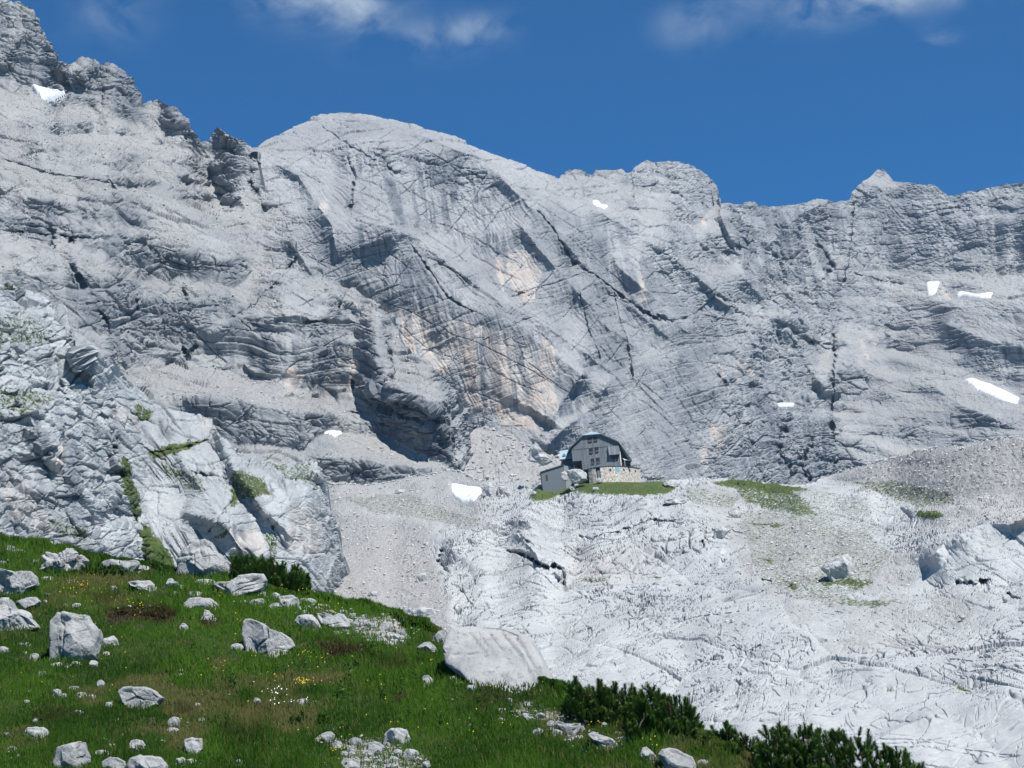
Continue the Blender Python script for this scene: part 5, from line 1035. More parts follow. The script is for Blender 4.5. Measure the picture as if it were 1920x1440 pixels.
# ------------------------------------------------------------------ flowers (uncountable dots) and broad-leaved plants
def plain(name, c, rough=.7):
    m = NM(name); m.col(c); m.b.inputs['Roughness'].default_value = rough; return m.m
YEL = plain('yellow_petals', (.72, .52, .02)); WHT = plain('white_petals', (.8, .8, .78)); ORG = plain('orange_petals', (.62, .22, .03))
def petals(pts, mat, name, label, size, seed, lift=.13):
    r = np.random.RandomState(seed); out = []; n = len(pts)
    P = []
    for u, v in pts:
        g, _ = mead.at(u, v); P.append(g+[0, 0, r.uniform(.7, 1.2)*lift])
    P = np.array(P); s_ = size*r.uniform(.7, 1.3, n)
    ring = [(math.cos(k*math.pi/3), math.sin(k*math.pi/3)) for k in range(6)]
    V = []; F = []
    for i in range(n):
        t1 = np.array([1, 0, r.uniform(-.3, .3)]); t2 = np.array([0, .55, .85]); b = len(V)
        V.append(P[i]-[0, .2*s_[i], 0])
        for (c_, q_) in ring: V.append(P[i]+(t1*c_+t2*q_)*s_[i])
        F += [(b, b+1+k, b+1+(k+1) % 6) for k in range(6)]
    tag(mk(name, V, np.array(F), mat), label, kind='stuff')
def cloudpts(lst, seed):
    r = np.random.RandomState(seed); out = []
    for u, v, su, sv, n in lst:
        out += [(u+r.normal()*su, v+r.normal()*sv) for _ in range(n)]
    return [(a, b) for a, b in out if b < 1438 and a > 2]
petals(cloudpts([(570, 1291, 8, 3, 30), (500, 1238, 10, 4, 12), (575, 1238, 8, 4, 10), (415, 1258, 10, 5, 7), (180, 1115, 40, 12, 34), (150, 1110, 16, 6, 12), (420, 1118, 30, 8, 14), (540, 1110, 30, 8, 14), (620, 1150, 16, 6, 14), (610, 1132, 20, 4, 12), (270, 1145, 30, 10, 16), (640, 1420, 14, 6, 10),
        (380, 1230, 160, 60, 36), (700, 1300, 120, 40, 26), (870, 1350, 120, 30, 20), (520, 1262, 60, 20, 12), (940, 1290, 12, 6, 7), (1100, 1365, 20, 8, 10), (660, 1395, 40, 14, 12), (120, 1250, 80, 40, 14), (1225, 1408, 14, 6, 6)], 5), YEL, 'yellow_flowers', 'tiny yellow alpine flowers dotted through the meadow', .0068, 81)
petals(cloudpts([(515, 1309, 9, 3, 14), (550, 1328, 20, 4, 10), (520, 1325, 8, 3, 4)], 6), WHT, 'white_flowers', 'tiny white flowers beside a low stone', .009, 82)
petals(cloudpts([(412, 1118, 6, 2, 4), (148, 1108, 6, 2, 6), (520, 1284, 8, 2, 5), (460, 1170, 8, 4, 4)], 7), ORG, 'orange_flowers', 'few tiny orange flowers in the meadow', .010, 83)

PLANT = leaf_mat('broad_leaf', [(.035, .085, .018), (.085, .17, .035), (.15, .20, .05), (.05, .03, .02)], .3)
def plant_mesh(seed, tall, nl):
    r = np.random.RandomState(seed); V = []; F = []; tn = []
    def add(p, t):
        V.append(p); tn.append(t); return len(V)-1
    for k in range(3):
        pass
    st = []
    for z in (0, .5, 1.):
        st.append([add((math.cos(a)*.006*(1.2-z), math.sin(a)*.006*(1.2-z), z*tall), .3) for a in (0, 2.1, 4.2)])
    for a, b in zip(st, st[1:]):
        for k in range(3): F.append((a[k], a[(k+1) % 3], b[(k+1) % 3])); F.append((a[k], b[(k+1) % 3], b[k]))
    for k in range(nl):
        z = tall*(.12+.85*(k/nl)); a = k*2.4+r.uniform(-.3, .3); L = tall*(.42-.24*k/nl)*r.uniform(.8, 1.2); W = L*.2
        up = .55+.5*k/nl; ca, sa = math.cos(a), math.sin(a); t = r.uniform(0, 1)
        pts = []
        for q, ww, dz in ((0, .25, 0), (.35, 1, .28), (.7, .8, .38), (1, .05, .30)):
            c = np.array([ca*L*q, sa*L*q, z+L*up*dz*2]); s_ = np.array([-sa, ca, .15])*W*ww
            pts.append((add(c-s_, t), add(c+s_, t)))
        for (a1, b1), (a2, b2) in zip(pts, pts[1:]): F.append((a1, b1, b2)); F.append((a1, b2, a2))
    T = np.array(tn); col = np.stack([T, T*0+.1, T*0, T*0+1], -1)
    return np.array(V), np.array(F), col
def place_plant(u, v, hpx, label, seed, group='leafy plants in the meadow', nl=11):
    g, _ = mead.at(u, v); hm = hpx*math.hypot(g[0], g[1])*MPX
    V, F, col = plant_mesh(seed, hm, nl)
    o = mk('leafy_plant', V, F, PLANT, attrs={'tone': col}); o.location = g-[0, 0, .02]
    tag(o, label, 'plant', group)
for k, (u, v, h_, lb) in enumerate([
 (306, 1072, 34, 'single tall leafy stalk standing on the crest left of the big dark-faced boulder'), (440, 1293, 34, 'tall leafy plant in the centre of the meadow, between cracked smooth and split boulders'), (432, 1278, 24, 'leafy plant just left of the tall one in the meadow centre'),
 (700, 1238, 34, 'dark spreading leafy plant right of the brown heath mound'), (640, 1310, 34, 'tall leafy plant right of the bright yellow flower clump'), (655, 1278, 32, 'leafy plant above right of the yellow flower clump'), (647, 1262, 22, 'smaller leafy plant behind those above the yellow flower clump'),
 (780, 1278, 24, 'leafy plant directly left of the upright oval stone'), (755, 1302, 26, 'bright green plant below the great slab, left'), (722, 1310, 26, 'leafy plant between the tall and bright green ones'), (420, 1320, 22, 'dark upright plant left of the lone pointed white stone'), (508, 1340, 22, 'leafy plant beneath the white flowers'),
 (518, 1264, 22, 'leafy plant under the split boulder, left'), (535, 1272, 24, 'leafy plant under the split boulder, right'), (572, 1252, 24, 'leafy plant with yellow blossom under the egg-shaped boulder'), (358, 1232, 26, 'leafy plant left of the split boulder in dark turf'), (362, 1213, 18, 'small leafy plant above the one in dark turf'),
 (288, 1212, 20, 'leafy plant right of the triangular stone'), (375, 1270, 14, 'low leafy plant near the two lone stones'), (545, 1200, 24, 'pale leafy plant at the right side of the split boulder'), (555, 1402, 14, 'low bright plant left of the lower rubble strip'), (900, 1320, 20, 'leafy plant in the grass under the great slab'),
 (935, 1365, 20, 'leafy plant right of the lower meadow centre'), (830, 1360, 26, 'wide leafy plant in the lower right meadow'), (800, 1345, 24, 'leafy plant left of the wide one in the lower right meadow'), (980, 1410, 22, 'leafy plant near the bottom, under the right gravel'), (860, 1335, 18, 'small leafy plant above the wide one'),
 (770, 1345, 22, 'leafy plant above the rounded boulder with turf'), (450, 1180, 14, 'small leafy plant above the low half-sunk stone'), (730, 1255, 18, 'small leafy plant by the right heath mound'), (600, 1250, 18, 'small leafy plant below the egg-shaped boulder, right'), (670, 1250, 20, 'leafy plant directly under the right heath mound')]):
    place_plant(u, v, h_*1.15, lb, 900+k, nl=9+k % 5)

# ------------------------------------------------------------------ dwarf pines
NEED = leaf_mat('pine_needles', [(.022, .058, .010), (.070, .140, .026), (.11, .13, .035), (.10, .07, .04)], .12)
BARK = plain('pine_bark', (.20, .175, .15), .9)
def tube(path, r0, r1, ns=5):
    V = []; F = []; n = len(path)
    for i, p in enumerate(path):
        t = path[min(i+1, n-1)]-path[max(i-1, 0)]; t = t/(np.linalg.norm(t)+1e-9)
        a = np.cross(t, [.3, .9, .2]); a /= np.linalg.norm(a)+1e-9; b = np.cross(t, a); rr = r0+(r1-r0)*i/(n-1)
        for k in range(ns): V.append(p+(a*math.cos(6.283*k/ns)+b*math.sin(6.283*k/ns))*rr)
    for i in range(n-1):
        for k in range(ns): F.append((i*ns+k, i*ns+(k+1) % ns, (i+1)*ns+(k+1) % ns, (i+1)*ns+k))
    return np.array(V), np.array(F)
def pine(top, bot, nsh, thick, label, seed, name='dwarf_pine', cat='dwarf pine', group='dwarf pines', slen=(17, 30), sh=None, nneed=130):
    """upright needle shoots filling the bush the photo shows between its top and bottom line, with bent grey limbs beneath"""
    r = np.random.RandomState(seed); sh = sh or mead
    tp = np.array(top, float); bt = np.array(bot, float); u0, u1 = tp[0, 0], tp[-1, 0]
    um = (u0+u1)/2; gm, _ = sh.at(um, np.interp(um, bt[:, 0], bt[:, 1])); dm = math.hypot(gm[0], gm[1]); px = dm*MPX
    nv = []; nf = []; nt = []; bv = []; bf = []; bo = 0; base = 0
    tips = []
    for k in range(int(nsh*1.5)):
        u = r.uniform(u0, u1); vt_ = np.interp(u, tp[:, 0], tp[:, 1]); vb_ = np.interp(u, bt[:, 0], bt[:, 1])
        y = r.uniform(-1, 1); env = math.sqrt(max(0, 1-y*y*.8))
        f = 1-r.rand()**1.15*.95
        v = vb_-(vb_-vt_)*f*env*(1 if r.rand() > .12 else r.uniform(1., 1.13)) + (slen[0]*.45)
        tips.append((u, min(v, vb_+1), y, f))
    for u, v, y, f in tips:
        L = r.uniform(*slen)*px; p0 = CAM + rays(np.array(u), np.array(v))*(dm+thick*(y*.5+.45))
        out = np.array([(u-um)/(u1-u0)*.7, y*.3, 0])+r.normal(0, .26, 3)*[1, 1, .2]
        ax = np.array([0, 0, 1.])+out; ax /= np.linalg.norm(ax)
        p0 = p0-ax*L*.5
        e1 = np.cross(ax, [0, 1, 0.1]); e1 /= np.linalg.norm(e1); e2 = np.cross(ax, e1)
        m = nneed; t = r.rand(m); a = r.rand(m)*6.283
        rad = L*.24*(1-t**3*.72)+.014
        ca, sa = np.cos(a)[:, None], np.sin(a)[:, None]
        b0 = p0+ax*(t*L)[:, None]
        tipn = b0+(e1*ca+e2*sa)*rad[:, None]+ax*(rad*1.15)[:, None]
        sd = (-e1*sa+e2*ca)*px*.62
        V = np.stack([b0-sd, b0+sd, tipn], 1).reshape(-1, 3); kk = np.arange(m)*3+base
        nv.append(V); nf.append(np.stack([kk, kk+1, kk+2], -1)); base += 3*m
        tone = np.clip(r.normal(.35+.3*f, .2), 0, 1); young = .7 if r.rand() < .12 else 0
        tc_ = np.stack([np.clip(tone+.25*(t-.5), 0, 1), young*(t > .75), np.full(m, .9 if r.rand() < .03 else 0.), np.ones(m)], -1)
        nt.append(np.repeat(tc_, 3, 0))
    for k in range(max(6, nsh//9)):                     # limbs
        u, v, y, f = tips[r.randint(len(tips))]
        ub = u+(r.uniform(-.14, .14)*(u1-u0)); ub = float(np.clip(ub, u0+4, u1-4)); vb_ = np.interp(ub, bt[:, 0], bt[:, 1])
        dd = dm+thick*(y*.5+.45)
        a = CAM+rays(np.array(ub), np.array(vb_+3))*dd; c = CAM+rays(np.array(u), np.array(v+slen[0]*.6))*dd
        mid = (a+c)/2-np.array([0, 0, 1])*abs(a[2]-c[2])*.3; t = np.linspace(0, 1, 7)[:, None]
        path = (1-t)**2*a+2*t*(1-t)*mid+t*t*c+r.normal(0, px*1.2, (7, 3))
        V, F = tube(path, px*1.5, px*.5); bv.append(V); bf.append(F)
    root = empty(name, gm); tag(root, label, cat, group)
    a = mk('foliage', np.concatenate(nv)-gm, np.concatenate(nf), NEED, root, attrs={'tone': np.concatenate(nt)})
    for V, F in zip(bv, bf): mk('branch', V-gm, F, BARK, root)
    return root
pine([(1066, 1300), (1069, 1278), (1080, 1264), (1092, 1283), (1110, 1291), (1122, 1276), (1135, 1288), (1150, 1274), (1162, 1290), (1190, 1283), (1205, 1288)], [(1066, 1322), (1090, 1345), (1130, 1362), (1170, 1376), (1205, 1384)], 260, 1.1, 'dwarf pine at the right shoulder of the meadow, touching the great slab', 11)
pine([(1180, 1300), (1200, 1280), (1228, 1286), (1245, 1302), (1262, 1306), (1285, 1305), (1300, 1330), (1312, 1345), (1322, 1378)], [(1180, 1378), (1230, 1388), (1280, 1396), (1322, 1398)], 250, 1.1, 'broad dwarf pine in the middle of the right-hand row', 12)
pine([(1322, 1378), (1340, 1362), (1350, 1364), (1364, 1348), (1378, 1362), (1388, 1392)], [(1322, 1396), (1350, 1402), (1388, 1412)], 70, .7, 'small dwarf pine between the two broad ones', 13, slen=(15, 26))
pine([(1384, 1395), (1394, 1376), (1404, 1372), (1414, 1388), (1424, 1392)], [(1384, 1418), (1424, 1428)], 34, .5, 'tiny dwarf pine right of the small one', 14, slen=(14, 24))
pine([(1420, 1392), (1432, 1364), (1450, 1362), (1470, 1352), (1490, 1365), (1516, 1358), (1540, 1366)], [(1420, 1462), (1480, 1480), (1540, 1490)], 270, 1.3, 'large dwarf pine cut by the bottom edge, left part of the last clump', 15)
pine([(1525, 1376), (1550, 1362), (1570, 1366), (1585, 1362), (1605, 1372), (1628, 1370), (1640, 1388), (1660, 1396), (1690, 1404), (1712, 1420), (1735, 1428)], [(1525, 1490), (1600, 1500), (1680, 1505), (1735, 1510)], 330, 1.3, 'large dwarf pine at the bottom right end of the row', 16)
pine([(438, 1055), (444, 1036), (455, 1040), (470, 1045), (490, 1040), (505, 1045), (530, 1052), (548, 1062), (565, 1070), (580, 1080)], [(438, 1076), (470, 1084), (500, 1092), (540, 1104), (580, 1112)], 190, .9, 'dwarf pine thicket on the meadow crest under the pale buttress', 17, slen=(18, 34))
pine([(108, 1076), (130, 1070), (160, 1060), (190, 1056), (215, 1060), (232, 1066)], [(108, 1084), (160, 1086), (232, 1076)], 110, .5, 'low green shrub around the foot of the knobbly rubble boulder', 18, 'low_shrub', 'shrub', 'low shrubs', (7, 13), nneed=50)
pine([(543, 1345), (552, 1334), (566, 1332), (576, 1340), (586, 1352)], [(543, 1358), (586, 1360)], 45, .4, 'dark low shrub in the grass under the white flowers, left', 19, 'low_shrub', 'shrub', 'low shrubs', (10, 18), nneed=50)
pine([(588, 1348), (600, 1336), (612, 1334), (618, 1350)], [(588, 1358), (618, 1358)], 30, .4, 'dark low shrub left of the lower rubble strip', 20, 'low_shrub', 'shrub', 'low shrubs', (10, 18), nneed=50)
# ------------------------------------------------------------------ the mountain hut on its knoll
def boards(name, c1, c2, sc=5.5):
    m = NM(name); v = m.coord(scale=(1, .15, .05)); w_ = m.new('ShaderNodeTexWave'); w_.bands_direction = 'X'; w_.inputs['Scale'].default_value = sc/2
    m.l.new(m.coord(), w_.inputs['Vector']); w_.inputs['Distortion'].default_value = .0
    c = m.mix(m.ramp(m.noise(3.2, 5, .75, v), .34, .66), c1, c2)
    c = m.mix(m.ramp(w_.outputs['Fac'], .0, .18, .55, 0.), c, (.05, .055, .06))
    m.col(c); m.bump(w_.outputs['Fac'], .02); return m.m
WOOD = boards('weathered_boards', (.22, .245, .26), (.13, .147, .16))
WOODB = boards('brown_boards', (.20, .16, .125), (.12, .10, .085))
def metal():
    m = NM('sheet_roof'); v = m.coord(scale=(3, 3, 1)); m.col(m.mix(m.noise(1.2, 4, .6, v), (.27, .36, .41), (.36, .45, .49))); m.b.inputs['Roughness'].default_value = .55; m.b.inputs['Specular IOR Level'].default_value = .3
    return m.m
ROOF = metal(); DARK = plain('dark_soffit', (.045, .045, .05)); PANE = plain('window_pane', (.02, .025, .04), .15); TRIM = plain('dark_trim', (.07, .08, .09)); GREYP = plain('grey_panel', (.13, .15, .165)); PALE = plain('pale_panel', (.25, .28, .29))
FLOW = plain('orange_blossom', (.46, .20, .08)); BLUE = plain('blue_shutter', (.16, .36, .47)); RAILM = plain('rail_metal', (.16, .17, .18)); WHT2 = plain('white_post', (.62, .58, .54)); CLOTH = plain('pale_canvas', (.55, .60, .58))
def masonry():
    m = NM('rubble_masonry'); v = m.coord(scale=(2.6, 2.6, 3.4)); vo = m.new('ShaderNodeTexVoronoi'); m.l.new(v, vo.inputs['Vector']); vo.inputs['Scale'].default_value = 1.15
    vd = m.new('ShaderNodeTexVoronoi'); vd.feature = 'DISTANCE_TO_EDGE'; m.l.new(v, vd.inputs['Vector']); vd.inputs['Scale'].default_value = 1.15
    k = m.rgb(vo.outputs['Color']); c = m.mix(k[0], (.60, .54, .46), (.36, .31, .26)); c = m.mix(m.ramp(k[1], .6, .9), c, (.62, .60, .56))
    c = m.mix(m.ramp(vd.outputs['Distance'], .02, .09, .8, 0.), c, (.16, .14, .12)); m.col(c); m.bump(vd.outputs['Distance'], .08); return m.m
MASON = masonry()
REF = karst.at(1124, 905)[0]; HD = math.hypot(REF[0], REF[1])+4.2
ZP = HD/FPX/6*math.sqrt(1+.15**2)
YAW = math.radians(3)
O_ = CAM + rays(np.array(1124.2), np.array(880.))*HD            # terrace-level reference point
def new_root(name): return empty(name, O_, YAW)
def zq(zx, zy):
    dx, dy = zx-880, 600-zy; c, s_ = math.cos(ROLL), math.sin(ROLL)
    return (dx*c+dy*s_)*ZP, (-dx*s_+dy*c)*ZP
def poly_prism(name, pts, y0, y1, mat, parent, org=(0, 0, 0), **kw):
    """polygon in the x-z plane pushed from y0 to y1"""
    n = len(pts); V = [(p[0], y0, p[1]) for p in pts]+[(p[0], y1, p[1]) for p in pts]
    bm = bmesh.new(); vs_ = [bm.verts.new(v) for v in V]
    bm.faces.new(vs_[:n]); bm.faces.new(vs_[n:][::-1])
    for i in range(n): j = (i+1) % n; bm.faces.new((vs_[i], vs_[n+i], vs_[n+j], vs_[j]))
    bmesh.ops.recalc_face_normals(bm, faces=bm.faces)
    me = bpy.data.meshes.new(name); bm.to_mesh(me); bm.free(); me.materials.append(mat)
    o = bpy.data.objects.new(name, me); C.objects.link(o); o.parent = parent; return o
def hexa(name, P, mat, parent):
    """eight corners: four of the outer face then four of the inner face"""
    return mk(name, np.array(P, float), np.array([(0, 1, 2, 3), (7, 6, 5, 4), (0, 4, 5, 1), (1, 5, 6, 2), (2, 6, 7, 3), (3, 7, 4, 0)]), mat, parent)
def bx(name, x0, x1, y0, y1, z0, z1, mat, parent):
    return hexa(name, [(x0, y0, z0), (x1, y0, z0), (x1, y0, z1), (x0, y0, z1), (x0, y1, z0), (x1, y1, z0), (x1, y1, z1), (x0, y1, z1)], mat, parent)
def slab(name, a, b, c, d, th, mat, parent):
    """roof plane a-b-c-d with thickness downwards"""
    A = [np.array(q, float) for q in (a, b, c, d)]; n = np.cross(A[1]-A[0], A[3]-A[0]); n /= np.linalg.norm(n)
    if n[2] < 0: n = -n
    return hexa(name, A+[q-n*th for q in A], mat, parent)

hut = new_root('mountain_hut'); tag(hut, 'grey weathered timber mountain hut with hipped sheet roof on a green knoll', 'hut')
L = .62; DEP = 9.5                                     # roof overhang, building depth (m)
xl, zl = -5.9, 5.42; xr, zr = 4.92, 5.55               # eave corners of the gable wall
k_ = ZP
wl = -288*k_; wr = 243*k_
zs = 250*k_                                            # string course
hipz = 398*k_; hx0, hx1 = -150*k_, 55*k_; apex = (-38*k_, 0, 452*k_)
cor_r = (243*k_, 292*k_); ea_r = (374*k_, 62*k_); ea_l = (-322*k_, 268*k_)
# walls
wallp = [(wl, 120*k_), (-189*k_, 120*k_), (-189*k_, -8*k_), (wr, -8*k_), (wr, zs)]
body = poly_prism('wall', [(wl, 120*k_), (-189*k_, 120*k_), (-189*k_, -60*k_), (wr, -60*k_), (wr, zs), (wr, 282*k_), (hx1, hipz-6*k_), (hx0, hipz-6*k_), (wl, 262*k_)], 0, DEP, WOOD, hut)
bx('recess_wall', wl+.1, -189*k_-.004, 2.2, DEP-.1, -60*k_, 120*k_-.004, WOODB, hut)
dr = bx('door', -232*k_, -196*k_, 2.14, 2.198, 8*k_, 98*k_, DARK, hut)
bx('corner_post', wl+.05, wl+.25, .6, .8, -60*k_, 120*k_-.004, TRIM, hut)
bx('string_course', wl-.02, wr+.02, -.05, -.003, zs-.05, zs+.05, TRIM, hut)
# board-and-batten relief on the gable
r_ = np.random.RandomState(5); V = []; F = []
x = wl+.12
while x < wr-.05:
    top = np.interp(x, [wl, hx0, hx1, wr], [262*k_, hipz-6*k_, hipz-6*k_, 282*k_])-.12
    z0 = 120*k_ if x < -189*k_ else -6*k_
    for a, b in ((z0, zs-.06), (zs+.06, top)):
        n_ = len(V); w_ = .022; y = -.028-r_.rand()*.01
        V += [(x-w_, y, a), (x+w_, y, a), (x+w_, y, b), (x-w_, y, b), (x-w_, -.002, a), (x+w_, -.002, a), (x+w_, -.002, b), (x-w_, -.002, b)]
        F += [tuple(q+n_ for q in f) for f in ((0, 1, 2, 3), (0, 4, 5, 1), (1, 5, 6, 2), (2, 6, 7, 3), (3, 7, 4, 0))]
    x += .24+r_.rand()*.1
mk('battens', V, np.array(F), WOOD, hut)
# bay hanging at the right corner
bay = hexa('bay', [(120*k_, -.85, 143*k_), (wr+.03, -.85, 143*k_), (wr+.03, -.25, zs-.06), (120*k_, -.25, zs-.06), (120*k_, -.003, 143*k_), (wr+.03, -.003, 143*k_), (wr+.03, -.003, zs-.06), (120*k_, -.003, zs-.06)], WOOD, hut)
poly_prism('bay_shadow', [(124*k_, 142*k_), (238*k_, 142*k_), (186*k_, 78*k_)], -.30, -.035, DARK, hut)  # dark wedge modelled in the shape of the bay's cast shadow
bx('vent_slot', 98*k_, 104*k_, -.06, -.04, 172*k_, 208*k_, DARK, hut)
# roof planes with deep eaves; the gable end is half-hipped
yo = -.5
slab('roof_slope', (ea_l[0], yo, ea_l[1]), (hx0-.05, yo, hipz+.08), (apex[0], DEP+.5, apex[2]), (ea_l[0], DEP+.5, ea_l[1]), .16, ROOF, hut)
hp = hexa('roof_hip', [(hx0-.05, yo, hipz+.09), (hx1+.05, yo, hipz+.06), (apex[0]+.1, 1.55, apex[2]+.03), (apex[0]-.1, 1.55, apex[2]+.03), (hx0-.05, yo, hipz-.09), (hx1+.05, yo, hipz-.12), (apex[0]+.1, 1.55, apex[2]-.15), (apex[0]-.1, 1.55, apex[2]-.15)], ROOF, hut)
mk('roof_slope', [(hx0-.05, yo, hipz+.08), (apex[0], 1.55, apex[2]), (apex[0], DEP+.5, apex[2])], np.array([(0, 1, 2)]), ROOF, hut)
mk('roof_slope', [(hx1+.05, yo, hipz+.05), (apex[0], 1.55, apex[2]), (apex[0], DEP+.5, apex[2])], np.array([(0, 1, 2)]), ROOF, hut)
slab('roof_slope', (hx1+.05, yo, hipz+.05), (cor_r[0], yo, cor_r[1]+.08), (cor_r[0], DEP+.5, cor_r[1]+.08), (apex[0], DEP+.5, apex[2]), .16, ROOF, hut)
slab('roof_slope', (cor_r[0], yo, cor_r[1]+.07), (ea_r[0], yo, ea_r[1]), (ea_r[0], DEP+.5, ea_r[1]), (cor_r[0], DEP+.5, cor_r[1]+.07), .17, ROOF, hut)
def barge(p, q, h, name='bargeboard', y=yo-.03, mt=TRIM):
    (x0, z0), (x1, z1) = p, q
    return hexa(name, [(x0, y, z0-h), (x1, y, z1-h), (x1, y, z1), (x0, y, z0), (x0, y+.06, z0-h), (x1, y+.06, z1-h), (x1, y+.06, z1), (x0, y+.06, z0)], mt, hut)
barge((ea_l[0], ea_l[1]+.02), (hx0-.05, hipz+.06), .26); barge((hx0-.05, hipz+.05), (hx1+.05, hipz+.02), .17)
barge((hx1+.05, hipz+.03), (cor_r[0], cor_r[1]+.05), .26); barge((cor_r[0], cor_r[1]+.04), (ea_r[0], ea_r[1]), .34, mt=DARK)
# boarded soffit closing the eaves
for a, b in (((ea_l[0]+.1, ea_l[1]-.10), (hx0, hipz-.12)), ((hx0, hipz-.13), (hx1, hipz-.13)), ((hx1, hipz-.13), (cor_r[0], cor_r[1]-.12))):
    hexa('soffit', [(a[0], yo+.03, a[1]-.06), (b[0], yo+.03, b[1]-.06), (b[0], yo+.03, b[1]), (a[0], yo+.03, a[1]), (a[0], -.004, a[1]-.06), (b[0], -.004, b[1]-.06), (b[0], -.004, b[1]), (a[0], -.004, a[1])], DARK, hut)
# side wall under the steep right-hand roof, set back from the gable
sw = poly_prism('side_wall', [(wr+.004, -20*k_), (wr+2.1, -20*k_), (wr+2.1, 100*k_), (wr+.35, 262*k_), (wr+.004, 262*k_)], 1.6, DEP-.2, WOODB, hut)
bx('corner_board', wr+.004, wr+.22, -.02, .2, -6*k_, 215*k_, WHT2, hut)
for a, z in ((.55, 150), (.95, 118), (1.3, 90)): bx('firewood_stack', wr+a-.3, wr+a+.25, 1.2, 1.59, (z-70)*k_, z*k_, WOODB, hut)
bx('chimney', apex[0]+.7, apex[0]+.95, 4.2, 4.5, 430*k_, 468*k_, TRIM, hut)
def window(x, z, w_, h_, flowers=True):
    f = bx('window', (x-w_/2)*k_, (x+w_/2)*k_, -.055, -.03, (z-h_/2)*k_, (z+h_/2)*k_, PANE, hut)
    for (a, b, c_, d) in ((-w_/2-3, -w_/2, -h_/2-3, h_/2+3), (w_/2, w_/2+3, -h_/2-3, h_/2+3), (-w_/2, w_/2, h_/2, h_/2+3), (-w_/2, w_/2, -h_/2-3, -h_/2), (-1.2, 1.2, -h_/2, h_/2)):
        bx('frame', (x+a)*k_, (x+b)*k_, -.075, -.031, (z+c_)*k_, (z+d)*k_, TRIM, f)
    if flowers:
        q = np.random.RandomState(abs(int(x*7+z))); V = []; F = []
        for _ in range(16):
            c = np.array([(x+q.uniform(-w_/2, w_/2))*k_, -.12-q.rand()*.1, (z-h_/2+q.uniform(-2, 13)*(1-.4*q.rand()))*k_]); n_ = len(V); s_ = q.uniform(.03, .065)
            V += [tuple(c+np.array(d)*s_) for d in ((1, 0, 0), (-1, 0, 0), (0, 1, 0), (0, -1, 0), (0, 0, 1), (0, 0, -1))]
            F += [tuple(n_+i for i in t) for t in ((0, 2, 4), (2, 1, 4), (1, 3, 4), (3, 0, 4), (2, 0, 5), (1, 2, 5), (3, 1, 5), (0, 3, 5))]
        b = bx('flower_box', (x-w_/2)*k_, (x+w_/2)*k_, -.24, -.08, (z-h_/2-7)*k_, (z-h_/2)*k_, TRIM, hut); mk('blossoms', V, np.array(F), FLOW, b)
for x, z, w_, h_ in ((-71, 347, 40, 38), (-9, 350, 40, 38), (-72, 224, 36, 50), (-8, 229, 38, 50), (-67, 102, 34, 50), (-6, 106, 36, 52)): window(x, z, w_, h_)

# rear wing with its own roof slope and eyebrow window
wy = 3.4
wing = poly_prism('wing_wall', [(-410*k_, -45*k_), (wl+.3, -45*k_), (wl+.3, 186*k_), (-392*k_, 186*k_)], wy, DEP, GREYP, hut)
slab('wing_roof', (-428*k_, wy-.7, 180*k_), (-291*k_, wy-.7, 186*k_), (-283*k_, wy+2.2, 312*k_), (-402*k_, wy+2.2, 306*k_), .14, ROOF, hut)
bx('wing_trim', -426*k_, -292*k_, wy-.72, wy-.6, 165*k_, 177*k_, DARK, hut)
yb = hexa('dormer', [(-386*k_, wy-.1, 222*k_), (-346*k_, wy-.1, 222*k_), (-356*k_, wy+.25, 252*k_), (-372*k_, wy+.25, 252*k_), (-386*k_, wy+.5, 226*k_), (-346*k_, wy+.5, 226*k_), (-356*k_, wy+1.3, 254*k_), (-372*k_, wy+1.3, 254*k_)], TRIM, hut)
bx('window', -378*k_, -354*k_, wy-.16, wy-.11, 224*k_, 238*k_, PALE, yb)
bx('eave_post', -408*k_, -402*k_, wy-.62, wy-.55, 60*k_, 178*k_, TRIM, hut)
bx('hut_base', wl-.2, wr+2.0, .05, DEP, -4.2, -60*k_-.004, MASON, hut)

# lean-to shed
shed = new_root('lean_to_shed'); tag(shed, 'low grey lean-to shed with slanting roof attached left of the hut', 'shed')
ys = 1.2
poly_prism('wall', [(-655*k_, -230*k_), (-396*k_, -230*k_), (-396*k_, 98*k_), (-655*k_, 42*k_)], ys, ys+3.5, GREYP, shed)
hexa('roof', [(-664*k_, ys-.25, 40*k_), (-390*k_, ys-.25, 99*k_), (-390*k_, ys-.25, 107*k_), (-664*k_, ys-.25, 48*k_), (-664*k_, ys+3.7, 40*k_), (-390*k_, ys+3.7, 99*k_), (-390*k_, ys+3.7, 107*k_), (-664*k_, ys+3.7, 48*k_)], TRIM, shed)
bx('door', -607*k_, -586*k_, ys-.04, ys-.003, -60*k_, 8*k_, DARK, shed)
poly_prism('side_panel', [(-392*k_, -230*k_), (-300*k_, -230*k_), (-305*k_, 72*k_), (-392*k_, 98*k_)], ys+.2, ys+3.2, PALE, shed)

